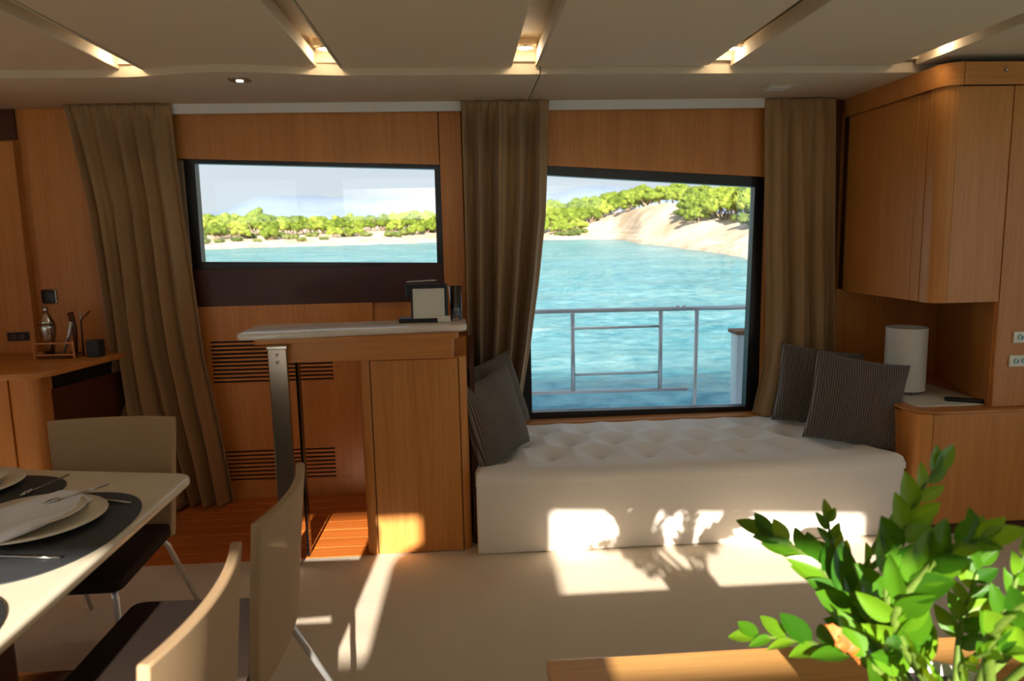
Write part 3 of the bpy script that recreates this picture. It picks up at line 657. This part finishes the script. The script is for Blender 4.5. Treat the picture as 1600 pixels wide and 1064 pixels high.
curtain('taupe curtain at the right of the large right window, behind the right pillows', Rr, 3.4, 4.36, .05, 3, ph=.2)

# ================================================================== RIGHT CABINETS
t = thing('upper_cabinet', 'tall wooden upper cabinet with a rounded corner right of the daybed', 'cabinet', (2.5, 4.0, 1.22))
MB().prism([(2.40, 3.62), (2.445, 3.53), (2.715, 3.53), (2.715, 4.49), (2.40, 4.49)], 1.225, 2.30, 'Z').build('body', 'wood_dark', t)
MB().prism(roundpoly([(2.372, 3.615), (2.372, 3.51), (2.438, 3.50), (2.438, 3.615)], [0, .07, 0, 0], 10), 1.222, 2.29, 'Z').build('corner_post', 'wood', t, auto=40)
MB().box(2.442, 2.722, 3.498, 3.52, 1.222, 2.288, .003).build('door', 'wood', t)
for a, b in ((3.632, 3.71), (3.713, 3.99), (3.993, 4.40)): MB().box(2.378, 2.40, a, b, 1.222, 2.288, .003).build('side_door', 'wood', t)
MB().prism(roundpoly([(2.362, 4.42), (2.362, 3.49), (2.452, 3.485), (2.452, 4.42)], [0, .09, 0, 0], 10), 2.292, 2.3995, 'Z').build('cornice', 'wood_x', t, auto=40)
MB().box(2.455, 3.6, 3.483, 3.52, 2.294, 2.3995, .003).build('cornice_board', 'wood_x', t)
MB().lathe([(.009, 0), (.009, .008), (.005, .012)], (2.66, 3.483, 2.36), 16, Matrix.Rotation(PI/2, 3, 'X')).build('knob', 'chrome', t, smooth=True)
t = thing('tall_cabinet', 'tall wooden cabinet panel at the right edge beside the lamp niche', 'cabinet', (3.1, 3.7, .66))
MB().box(2.728, 3.6, 3.50, 3.522, .668, 2.29, .003).build('door', 'wood', t)
MB().prism([(2.72, 3.52), (3.6, 3.52), (3.6, 4.49), (3.06, 4.49)], .668, 2.29, 'Z').build('body', 'wood', t)
t = thing('lower_cabinet', 'low wooden cabinet under the lamp niche with a rounded corner', 'cabinet', (2.8, 3.9, 0))
MB().prism([(2.30, 3.6), (2.37, 3.47), (3.6, 3.47), (3.6, 4.49), (2.30, 4.49)], .05, .64, 'Z').build('body', 'wood', t)
MB().box(2.462-.08, 3.6, 3.449, 3.47, .062, .652, .003).build('front_panel', 'wood', t)
MB().prism(roundpoly([(2.30, 3.60), (2.30, 3.46), (2.378, 3.447), (2.378, 3.60)], [0, .06, 0, 0], 10), .05, .652, 'Z').build('corner_post', 'wood', t, auto=40)
MB().prism(roundpoly([(2.295, 4.49), (2.295, 3.5), (2.40, 3.45), (3.6, 3.445), (3.6, 4.49)], [0, .08, .05, 0, 0], 8), .652, .666, 'Z', bev=.003).build('worktop', 'wood_x', t)
MB().box(2.36, 3.6, 3.462, 3.49, .0, .05).build('plinth', 'wood_dark', t)
# niche back panel
struct('trim_14', MB().box(2.36, 3.1, WY-.06, WY-.0, .666, 1.23, .002), 'wood')
# lamp, tray, remote
lx, ly = 2.50, 3.90; zt = .674
tray = MB().prism(roundpoly([(2.36, 3.56), (2.78, 3.56), (2.78, 4.1), (2.36, 4.1)], .03), .666, .6735, 'Z', bev=.002); tag(tray.build('tray', 'stone', auto=40), 'thin pale tray on the low cabinet under the lamp', 'tray')
t = thing('table_lamp', 'white cylindrical table lamp on the low cabinet behind the pillows', 'lamp', (lx, ly, zt))
MB().lathe([(.105, zt+.018), (.108, zt+.018), (.108, zt+.375), (.105, zt+.375)], (lx, ly, 0), 40, cap=False).build('lamp_shade', 'lampshade', t, auto=40)
MB().lathe([(.104, zt+.05), (.104, zt+.054)], (lx, ly, 0), 40).build('inner_disc', 'lampshade', t)
for k in range(3):
    a = R(-100+120*k); cx_, cy_ = lx+.1*math.cos(a), ly+.1*math.sin(a)
    MB().tube([(cx_, cy_, zt), (cx_, cy_, zt+.06)], .0055, 8).build('foot', 'chrome', t, smooth=True)
rmt = MB(); rmt.prism(rounded(-.025, .025, -.09, .09, .012), zt+.0005, zt+.017, 'Z', bev=.003); bmesh.ops.rotate(rmt.bm, verts=rmt.bm.verts[:], cent=(0, 0, 0), matrix=Matrix.Rotation(R(62), 3, 'Z')); bmesh.ops.translate(rmt.bm, verts=rmt.bm.verts[:], vec=(2.66, 3.62, 0))
tag(rmt.build('remote_control', 'black', auto=40), 'slim black remote control lying on the tray in front of the lamp', 'remote')
for z, lab, n in ((1.036, 'upper pale switch plate with round buttons on the tall cabinet', 1), (.912, 'lower pale switch plate with round sockets on the tall cabinet', 3)):
    t = thing('switch_plate', lab, 'switch', (2.9, 3.5, z), 'pale switch plates on the tall cabinet')
    x0 = 2.812 if n == 1 else 2.800
    MB().box(x0, x0+.24, 3.488, 3.5, z-.03, z+.03, .003).build('plate', 'china', t)
    for k in range(4): 
        if n == 1 and k % 2: continue
        MB().lathe([(.014, 0), (.014, .006), (.010, .006), (.009, .002)], (x0+.035+.042*k, 3.488, z), 18, Matrix.Rotation(PI/2, 3, 'X')).build('button', 'brushed', t, auto=40)

# ================================================================== LEFT CABINET AND BAR TOOLS
t = thing('sideboard', 'dark wooden sideboard with a rounded top at the far left wall', 'cabinet', (-2.8, 4.0, 0))
tp = roundpoly([(-3.99, 4.46), (-3.99, 3.70), (-2.14, 3.68), (-2.0, 4.46)], [0, 0, .12, 0], 8)
MB().prism(tp, .948, .98, 'Z', bev=.004).build('worktop', 'wood_x', t, auto=40)
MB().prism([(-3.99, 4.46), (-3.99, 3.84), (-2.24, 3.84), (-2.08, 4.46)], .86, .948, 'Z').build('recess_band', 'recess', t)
MB().prism([(-3.99, 4.46), (-3.99, 3.78), (-2.22, 3.78), (-2.06, 4.46)], .0, .86, 'Z').build('body', 'wood_dark', t)
MB().box(-3.99, -2.35, 3.755, 3.778, .06, .945, .003).build('front_panel', 'wood', t)
MB().prism(roundpoly([(-2.345, 3.80), (-2.345, 3.75), (-2.20, 3.75), (-2.20, 3.88)], [0, .02, .05, 0], 8), .02, .946, 'Z').build('corner_post', 'wood', t, auto=40)
Z = .981
t = thing('wire_caddy', 'small wooden rail caddy for bar tools on the sideboard', 'caddy', (-2.33, 4.2, Z))
for z in (Z+.022, Z+.088):
    for yy in (4.15, 4.25): MB().box(-2.43, -2.215, yy-.004, yy+.004, z-.004, z+.004).build('rail', 'wood_x', t)
for x in (-2.43, -2.215):
    for yy in (4.15, 4.25): MB().box(x-.004, x+.004, yy-.005, yy+.005, Z, Z+.096).build('upright', 'wood', t)
MB().box(-2.43, -2.215, 4.15, 4.25, Z+.014, Z+.018).build('base', 'wood_dark', t)
t = thing('cocktail_shaker', 'silver cocktail shaker standing in the caddy on the sideboard', 'shaker', (-2.37, 4.2, Z+.019))
MB().lathe([(.024, Z+.019), (.026, Z+.022), (.046, Z+.17), (.045, Z+.185), (.042, Z+.19)], (-2.375, 4.2, 0), 28).build('body', 'chrome', t, smooth=True)
MB().lathe([(.045, Z+.188), (.04, Z+.21), (.022, Z+.245), (.018, Z+.255)], (-2.375, 4.2, 0), 28).build('strainer', 'chrome', t, smooth=True)
MB().lathe([(.0175, Z+.25), (.0165, Z+.28), (.012, Z+.292), (.003, Z+.294)], (-2.375, 4.2, 0), 24).build('cap', 'chrome', t, smooth=True)
tag(MB().tube([(-2.30, 4.2, Z+.02), (-2.265, 4.21, Z+.12), (-2.245, 4.22, Z+.20)], [.006, .008, .014], 10, 2.0).build('bar_scoop', 'steel', smooth=True), 'dull metal bar scoop leaning in the caddy beside the shaker', 'bar tool')
tag(MB().tube([(-2.238, 4.22, Z+.02), (-2.235, 4.22, Z+.16), (-2.25, 4.22, Z+.25), (-2.26, 4.22, Z+.252)], [.008, .014, .017, .004], 10).build('muddler', 'wood_dark', smooth=True), 'dark bar muddler standing upright in the caddy', 'bar tool')
tag(MB().tube([(-2.205, 4.235, Z+.001), (-2.205, 4.235, Z+.27)], .004, 8).build('bar_spoon', 'steel', smooth=True), 'long thin bar spoon standing behind the caddy', 'bar tool')
tag(MB().tube([(-2.19, 4.2, Z+.002), (-2.185, 4.2, Z+.21), (-2.13, 4.2, Z+.26)], .005, 8).build('bent_straw', 'wood_dark', smooth=True), 'bent drinking straw standing right of the caddy', 'straw')
tag(MB().box(-2.155, -2.085, 4.16, 4.24, Z, Z+.095, .006).build('dark_box', 'mat'), 'small dark box on the sideboard beside the left curtain', 'box')
t = thing('light_switch', 'small square dark switch with a pale rim on the left wall', 'switch', (-2.5, 4.45, 1.31))
MB().prism(rounded(-2.535, -2.445, 1.267, 1.357, .014), 4.458, 4.47, bev=.003).build('rim', 'brushed', t, auto=40); MB().prism(rounded(-2.528, -2.452, 1.274, 1.35, .01), 4.453, 4.46, bev=.002).build('rocker', 'black', t, auto=40)
t = thing('wall_socket', 'black double wall socket above the sideboard at the far left', 'socket', (-2.68, 4.44, 1.08))
MB().box(-2.74, -2.615, 4.43, 4.44, 1.055, 1.105, .003).build('plate', 'black', t)
for x in (-2.7, -2.65): MB().lathe([(.013, 0), (.013, .005), (.008, .005), (.008, .001)], (x, 4.431, 1.08), 16, Matrix.Rotation(PI/2, 3, 'X')).build('outlet', 'brushed', t, auto=40)

# ================================================================== CHAIRS
def chair(label):
    t = thing('dining_chair', label, 'chair', (0, 0, 0), 'upholstered chairs around the dining table')
    # seat
    m = MB().prism(roundpoly([(-.245, -.27), (.245, -.27), (.225, .25), (-.225, .25)], .05), .405, .455, 'Z', bev=.012, seg=3); m.build('seat', 'seatfab', t, auto=50)
    # wrap-round back, hollow towards the sitter
    bm = bmesh.new(); NU, NV, th = 24, 16, .036; G = []
    for sgn in (0, 1):
        g = []
        for i in range(NU+1):
            u = -1+2*i/NU; col = []
            for j in range(NV+1):
                v_ = j/NV; z = .40+.50*v_
                wd = .222+.03*v_; x = u*wd
                yv = .225 + .05*v_ + .035*(1-u*u)*(0.4+.6*v_)
                nx, ny = -.45*u, -1
                ln = math.hypot(nx, ny); off = th*(1-.25*v_) if sgn else 0
                if j == NV: z -= .004*(1 if sgn else 1)
                col.append(bm.verts.new((x-nx/ln*off*(.6), yv-ny/ln*off, z)))
            g.append(col)
        G.append(g)
    for g in G:
        for i in range(NU):
            for j in range(NV): bm.faces.new((g[i][j], g[i+1][j], g[i+1][j+1], g[i][j+1]))
    a, b = G
    for i in range(NU):
        bm.faces.new((a[i][0], a[i+1][0], b[i+1][0], b[i][0])); bm.faces.new((a[i][NV], a[i+1][NV], b[i+1][NV], b[i][NV]))
    for j in range(NV):
        bm.faces.new((a[0][j], a[0][j+1], b[0][j+1], b[0][j])); bm.faces.new((a[NU][j], a[NU][j+1], b[NU][j+1], b[NU][j]))
    bmesh.ops.recalc_face_normals(bm, faces=bm.faces[:]); m = MB(); m.bm.free(); m.bm = bm
    o = m.build('backrest', 'chairfab', t, auto=50); bv = o.modifiers.new('bevel', 'BEVEL'); bv.width = .006; bv.segments = 2; bv.limit_method = 'ANGLE'
    for sx in (-1, 1):
        MB().tube([(sx*.19, .2, .405), (sx*.20, .24, .36), (sx*.235, .42, .0)], [.013, .012, .009], 10).build('leg', 'steel', t, smooth=True)
        MB().tube([(sx*.19, -.2, .405), (sx*.2, -.215, .36), (sx*.22, -.24, .0)], [.013, .012, .009], 10).build('leg', 'steel', t, smooth=True)
    MB().tube([(-.19, .2, .396), (.19, .2, .396)], .009, 8).build('cross_bar', 'steel', t, smooth=True)
    MB().tube([(-.19, -.2, .396), (.19, -.2, .396)], .009, 8).build('cross_bar', 'steel', t, smooth=True)
    return t
c0 = chair('beige upholstered dining chair at the far end of the table, by the curtain')
c0.location = (-1.475, 2.70, 0)
dup(c0, (-.84, 2.03, 0), (0, 0, -PI/2), 'beige upholstered dining chair on the near side of the table, nearest the bar')
dup(c0, (-.855, 1.42, 0), (0, 0, -PI/2), 'beige upholstered dining chair nearest the camera with its back to the plant')
# table
t = thing('dining_table', 'cream dining table with rounded corners and a wooden pedestal', 'table', (-1.7, 1.7, 0))
MB().prism(roundpoly([(-1.03, .55), (-1.035, 2.665), (-2.35, 2.93), (-2.35, .55)], [.1, .07, .1, .1], 8), .722, .754, 'Z', bev=.012, seg=4).build('table_top', 'tabletop', t, auto=50)
MB().prism(roundpoly([(-1.12, .65), (-1.13, 2.57), (-2.25, 2.8), (-2.25, .65)], [.08]*4, 6), .69, .722, 'Z').build('under_board', 'wood_dark', t)
for yy in (1.05, 2.35): MB().prism(rounded(-1.98, -1.62, yy-.14, yy+.14, .05), .03, .69, 'Z').build('pedestal', 'wood_dark', t, auto=40)
MB().prism(rounded(-2.15, -1.45, .8, 2.6, .08), .004, .03, 'Z', bev=.004).build('foot_plate', 'brushed', t, auto=40)
TZ = .7545
def sup(cx, cy, a, b, n=2.4, k=56):
    P = []
    for i in range(k):
        t_ = 2*PI*i/k; c, s = math.cos(t_), math.sin(t_); P.append((cx+a*math.copysign(abs(c)**(2/n), c), cy+b*math.copysign(abs(s)**(2/n), s)))
    return P
mats = [(-1.315, 2.13, .265, .35, 'dark grey oval placemat in front of the chair nearest the bar'), (-1.74, 2.50, .30, .21, 'dark grey oval placemat at the far end of the table'), (-1.315, 1.42, .262, .35, 'dark grey oval placemat nearest the camera')]
for cx, cy, a, b, lab in mats:
    tag(MB().prism(sup(cx, cy, a, b), TZ, TZ+.004, 'Z', bev=.001).build('placemat', 'mat', auto=40), lab, 'placemat', 'dark placemats on the dining table')
def plate(cx, cy, r, z, lab, name='dinner_plate'):
    o = MB().lathe([(r*.55, 0), (r*.6, .002), (r*.72, .008), (r*.98, .019), (r, .021), (r*.99, .0235), (r*.72, .0125), (r*.62, .006), (.004, .0055)], (0, 0, 0), 56, cap=False).build(name, 'china', smooth=True)
    o.location = (cx, cy, z); tag(o, lab, 'plate', 'cream plates on the dining table'); return o
PZ = TZ+.0045
plate(-1.35, 2.2, .205, PZ, 'large cream charger plate on the placemat nearest the bar')
plate(-1.37, 2.22, .155, PZ+.0135, 'smaller cream plate stacked on the charger, under the folded napkin', 'side_plate')
plate(-1.80, 2.56, .195, PZ, 'large cream charger plate on the placemat at the far end of the table')
plate(-1.82, 2.57, .15, PZ+.0135, 'smaller cream plate stacked on the charger at the far end of the table', 'side_plate')
def napkin(cx, cy, z, sx, sy, h, yaw, lab, seed):
    m = MB(); n1, n2 = 48, 36
    V = [[None]*(n2+1) for _ in range(n1+1)]
    Mz = Matrix.Rotation(R(yaw), 3, 'Z')
    for i in range(n1+1):
        for j in range(n2+1):
            u, v_ = i/n1*2-1, j/n2*2-1
            e = (1-abs(u)**4)*(1-abs(v_)**3)
            zz = h*e**.6*(.62+.38*math.sin(v_*5+u*2+seed)) + .008*noise.noise(Vector((u*4, v_*6, seed)))*e
            p = Mz @ Vector((u*sx*(1-.12*v_*v_), v_*sy*(1-.2*abs(u)**2), 0)); V[i][j] = m.bm.verts.new((cx+p.x, cy+p.y, z+max(0.0, zz)))
    for i in range(n1):
        for j in range(n2): m.bm.faces.new((V[i][j], V[i+1][j], V[i+1][j+1], V[i][j+1]))
    o = m.build('napkin', 'linen', smooth=True); md = o.modifiers.new('thickness', 'SOLIDIFY'); md.thickness = .002; md.offset = 1; tag(o, lab, 'napkin', 'white napkins on the plates')
napkin(-1.37, 2.19, PZ+.023, .20, .11, .045, 75, 'white folded napkin lying across the plate nearest the bar', 1)
napkin(-1.86, 2.60, PZ+.023, .14, .09, .06, 20, 'white folded napkin on the plate at the far end of the table', 2)
def cut(name, p0, p1, lab, kind, z):
    a, b = Vector((*p0, z)), Vector((*p1, z)); m = MB(); d = (b-a)
    if kind == 'knife': m.tube([a, a+d*.45, a+d*.5, a+d*.97, b], [.0035, .0045, .0035, .0045, .0008], 8, 1.0)
    else: m.tube([a, a+d*.6, a+d*.74, a+d*.78, a+d*.9, b], [.0035, .0022, .003, .009, .011, .004], 8, .5)
    o = m.build(name, 'chrome', smooth=True); tag(o, lab, name.replace('_', ' '), None)
cut('knife', (-1.125, 1.93), (-1.34, 1.965), 'silver knife on the placemat beside the plate nearest the bar', 'knife', TZ+.0095)
cut('fork', (-1.485, 2.66), (-1.53, 2.44), 'silver fork on the placemat at the far end of the table', 'fork', TZ+.0145)
cut('dessert_spoon', (-1.215, 2.40), (-1.33, 2.225), 'silver spoon resting on the edge of the napkin and plate', 'spoon', PZ+.052)
cut('dessert_knife', (-1.12, 2.34), (-1.35, 2.43), 'thin dark-handled knife on the far edge of the placemat nearest the bar', 'knife', TZ+.0095)
cut('teaspoon', (-1.12, 1.56), (-1.2, 1.48), 'small silver spoon on the placemat nearest the camera', 'spoon', TZ+.0145)

# ================================================================== COFFEE TABLE, PLANT, ARMCHAIR, SHADOW BLOCKER
t = thing('coffee_table', 'light wooden coffee table in the foreground under the plant', 'coffee table', (.95, 1.3, 0))
MB().box(.194, 1.56, .75, 1.868, .38, .42, .006).build('table_top', 'wood_table', t)
MB().box(.28, 1.48, .83, 1.79, .06, .38, .004).build('base', 'wood', t)
MB().box(.32, 1.44, .87, 1.75, .0, .06).build('plinth', 'wood_dark', t)
pc = Vector((.965, 1.31, .42))
pl = thing('potted_plant', 'leafy green plant with glossy leaflets in a white pot on the coffee table', 'plant', tuple(pc))
MB().lathe([(.085, .421), (.09, .425), (.122, .635), (.124, .645), (.116, .645), (.112, .62)], (pc.x, pc.y, 0), 48, cap=False).build('pot', 'pot', pl, smooth=True)
MB().lathe([(.086, .4205), (.085, .4225)], (pc.x, pc.y, 0), 40).build('pot_base', 'pot', pl)
sm_ = MB()
for i in range(1):
    sm_.lathe([(.114, .61), (.114, .618), (.06, .628), (.01, .632)], (pc.x, pc.y, 0), 40)
sm_.build('soil', 'soil', pl, smooth=True)
# leaf meshes
leafm = []
for k in range(4):
    bm = bmesh.new(); L, Wd = 1.0, (.235, .265, .22, .28)[k]; n = 9; curl = (.10, .04, .16, -.03)[k]; V = []
    for i in range(n+1):
        t_ = i/n; wd = Wd*(math.sin(PI*t_**.78)**.8 if 0 < t_ < 1 else 0.012) ; zc = -curl*t_*t_
        V.append([bm.verts.new((s*wd, t_, zc+abs(s)*wd*.32 - (abs(s) == 1)*.0)) for s in (-1, -.5, 0, .5, 1)])
    for A, B in zip(V, V[1:]):
        for i in range(4): bm.faces.new((A[i], A[i+1], B[i+1], B[i]))
    me = bpy.data.meshes.new('leaf'); bm.to_mesh(me); bm.free(); me.materials.append(M['leaf']); me.polygons.foreach_set('use_smooth', [True]*len(me.polygons)); leafm.append(me)
def bez(P, n):
    out = []
    for s in range(n+1):
        t_ = s/n*(len(P)-1); i = min(int(t_), len(P)-2); f = t_-i
        p0, p1, p2, p3 = P[max(i-1, 0)], P[i], P[i+1], P[min(i+2, len(P)-1)]
        out.append(.5*((2*p1)+(-p0+p2)*f+(2*p0-5*p1+4*p2-p3)*f*f+(-p0+3*p1-3*p2+p3)*f**3))
    return out
rl = random.Random(5)
def stem(base, pts, size, r=.007, start=.25, sp=.027, nrm=(0, -.8, .6), twist=0, ang=.9):
    P = [Vector(base)] + [ony(*p) for p in pts]; C = bez(P, 24); n = len(C)
    st = MB().tube(C, [r*(1-.75*i/(n-1)) + .001 for i in range(n)], 8).build('stem', 'stem', pl, smooth=True)
    ln = [0]
    for a, b in zip(C, C[1:]): ln.append(ln[-1]+(b-a).length)
    tot = ln[-1]; s = tot*start; side = 1; k = 0
    while s < tot:
        i = next(j for j in range(1, n) if ln[j] >= s-1e-6); f = (s-ln[i-1])/(ln[i]-ln[i-1]); p = C[i-1].lerp(C[i], f); T = (C[i]-C[i-1]).normalized()
        N = Vector(nrm); N = (N-T*N.dot(T)).normalized(); N = (Matrix.Rotation(twist*s/tot, 3, T) @ N); S = T.cross(N)
        q_ = s/tot; sz = size*.92*(.75+.5*math.sin(PI*min(1, q_*1.05)))*rl.uniform(.85, 1.12)
        a = ang*(1-.45*q_)*rl.uniform(.85, 1.15)
        d = (T*math.cos(a)+S*side*math.sin(a)+N*rl.uniform(-.05, .3)).normalized()
        Nn = (N+S*side*rl.uniform(-.35, .1)+T*rl.uniform(-.3, .1)); Nn = (Nn-d*Nn.dot(d)).normalized(); Xx = d.cross(Nn)
        m = Matrix(((Xx.x*sz, d.x*sz, Nn.x*sz, p.x), (Xx.y*sz, d.y*sz, Nn.y*sz, p.y), (Xx.z*sz, d.z*sz, Nn.z*sz, p.z), (0, 0, 0, 1)))
        o = bpy.data.objects.new('leaf', leafm[rl.randrange(4)]); COL.objects.link(o); o.parent = st; o.matrix_parent_inverse = Matrix.Identity(4); o.matrix_basis = m
        side = -side; s += sp*.58*(1-.15*q_)*rl.uniform(.8, 1.2); k += 1
    p = C[-1]; T = (C[-1]-C[-2]).normalized(); N = Vector(nrm); N = (N-T*N.dot(T)).normalized(); Xx = T.cross(N); sz = size*.85
    o = bpy.data.objects.new('leaf', leafm[0]); COL.objects.link(o); o.parent = st
    o.matrix_basis = Matrix(((Xx.x*sz, T.x*sz, N.x*sz, p.x), (Xx.y*sz, T.y*sz, N.y*sz, p.y), (Xx.z*sz, T.z*sz, N.z*sz, p.z), (0, 0, 0, 1)))
def pb(dx, dy): return (pc.x+dx*.8, pc.y+dy*.8, .61)
stem(pb(-.04, .0), [(1365, 1000, 1.32), (1305, 915, 1.38), (1250, 862, 1.45), (1200, 835, 1.5)], .092, .009, .3, .038)
stem(pb(-.06, -.05), [(1360, 1040, 1.2), (1290, 1012, 1.25), (1225, 998, 1.3), (1185, 995, 1.33)], .078, .007, .25, .05, nrm=(.1, -.6, .8))
stem(pb(-.02, .08), [(1360, 960, 1.40), (1318, 900, 1.46), (1300, 850, 1.5), (1294, 815, 1.52)], .062, .006, .35, .032)
stem(pb(.0, .03), [(1388, 950, 1.32), (1400, 880, 1.33), (1418, 815, 1.34), (1440, 765, 1.35), (1462, 735, 1.36)], .086, .008, .3, .046, nrm=(-.1, -1, .1))
stem(pb(.0, -.06), [(1400, 985, 1.2), (1440, 900, 1.17), (1490, 858, 1.14), (1530, 845, 1.12)], .088, .010, .35, .038, nrm=(-.3, -.7, .6), twist=-.4)
stem(pb(.06, .04), [(1500, 990, 1.36), (1520, 920, 1.4), (1532, 870, 1.42), (1524, 830, 1.44)], .062, .007, .3, .034, nrm=(-.5, -.8, .2))
stem(pb(.08, -.08), [(1545, 1010, 1.12), (1590, 950, 1.06), (1640, 920, 1.02), (1700, 900, 1.0)], .082, .011, .45, .05)
stem(pb(-.05, .06), [(1380, 970, 1.4), (1350, 910, 1.42), (1362, 860, 1.42), (1380, 830, 1.42)], .062, .006, .35, .036, nrm=(.5, -.8, .3))
stem(pb(.09, .02), [(1560, 980, 1.25), (1580, 930, 1.25), (1592, 890, 1.25), (1600, 865, 1.25)], .068, .007, .35, .042)
stem(pb(.1, .05), [(1620, 980, 1.3), (1700, 900, 1.32), (1760, 840, 1.34), (1800, 810, 1.35)], .078, .009, .35, .045)
stem(pb(.1, .0), [(1620, 1030, 1.2), (1720, 980, 1.18), (1800, 940, 1.15), (1850, 930, 1.12)], .078, .009, .35, .045)
stem(pb(.07, .09), [(1580, 970, 1.4), (1640, 900, 1.46), (1680, 850, 1.5), (1700, 810, 1.52)], .068, .007, .3, .045)
stem(pb(.0, -.11), [(1440, 1050, 1.12), (1425, 1020, 1.08), (1405, 1010, 1.05)], .06, .005, .35, .05, nrm=(0, -.5, .8))
stem(pb(.05, -.1), [(1500, 1050, 1.13), (1530, 1025, 1.08), (1565, 1020, 1.05)], .055, .005, .3, .05, nrm=(0, -.5, .8))
dl = MB()
for k, (a, b) in enumerate((((1325, 1015), (1300, 985)), ((1330, 1020), (1312, 1000)), ((1325, 1005), (1335, 1030)))):
    A, B = ony(*a, 1.2), ony(*b, 1.19); m_ = (A+B)/2; D = (B-A); S_ = D.cross(Vector((0, -1, .3))).normalized()*.008
    n_ = 6; V = []
    for i in range(n_+1):
        t_ = i/n_; w_ = math.sin(PI*t_)*1.1+.06; V.append([dl.bm.verts.new(A+D*t_*1.2+S_*w_*s+Vector((.006*math.sin(t_*11+k*2), .008*math.sin(t_*9+k), .006*math.cos(t_*7+s)))) for s in (-1, 0, 1)])
    for P_, Q_ in zip(V, V[1:]):
        for i in range(2): dl.bm.faces.new((P_[i], P_[i+1], Q_[i+1], Q_[i]))
dl.build('withered_leaf', 'deadleaf', pl, smooth=True)['label'] = 'curled orange withered leaf'
MB().tube([pb(-.08, -.02), ony(1335, 1025, 1.2)], .002, 6).build('withered_stalk', 'stem', pl)
# grey armchair behind the plant
t = thing('armchair', 'grey rounded armchair behind the plant at the right edge', 'armchair', (2.15, 1.5, 0))
MB().box(1.72, 2.55, 1.1, 1.95, .1, .42, .06, 4).build('seat', 'greyfab', t, auto=50)
MB().box(1.66, 1.82, 1.1, 2.0, .1, .62, .06, 4).build('armrest', 'greyfab', t, auto=50)
MB().box(2.45, 2.61, 1.1, 2.0, .1, .62, .06, 4).build('armrest', 'greyfab', t, auto=50)
MB().box(1.70, 2.58, 1.02, 1.18, .1, .72, .06, 4).build('backrest', 'greyfab', t, auto=50)
for x in (1.74, 2.5):
    for yy in (1.12, 1.92): MB().lathe([(.018, 0), (.024, .11)], (x, yy, 0), 12).build('leg', 'wood_dark', t)
# unseen chair shape added behind the camera; throws a standing person's shadow
t = thing('shadow_chair', 'unseen beige high-backed chair added behind the camera to cast a shadow', 'armchair', (-.2, -.45, 0))
MB().prism(roundpoly([(-.49, .1), (.16, .1), (.16, 1.36), (.08, 1.49), (-.33, 1.49), (-.49, 1.40)], [.02, .02, .06, .06, .06, .05], 6), -.52, -.38, bev=.02).build('backrest', 'armfab', t, auto=50)
MB().box(-.46, .12, -1.05, -.525, .12, .44, .04, 3).build('seat', 'armfab', t, auto=50)
for x in (-.40, .06):
    for yy in (-.98, -.46): MB().lathe([(.018, 0), (.024, .13)], (x, yy, 0), 12).build('leg', 'wood_dark', t)
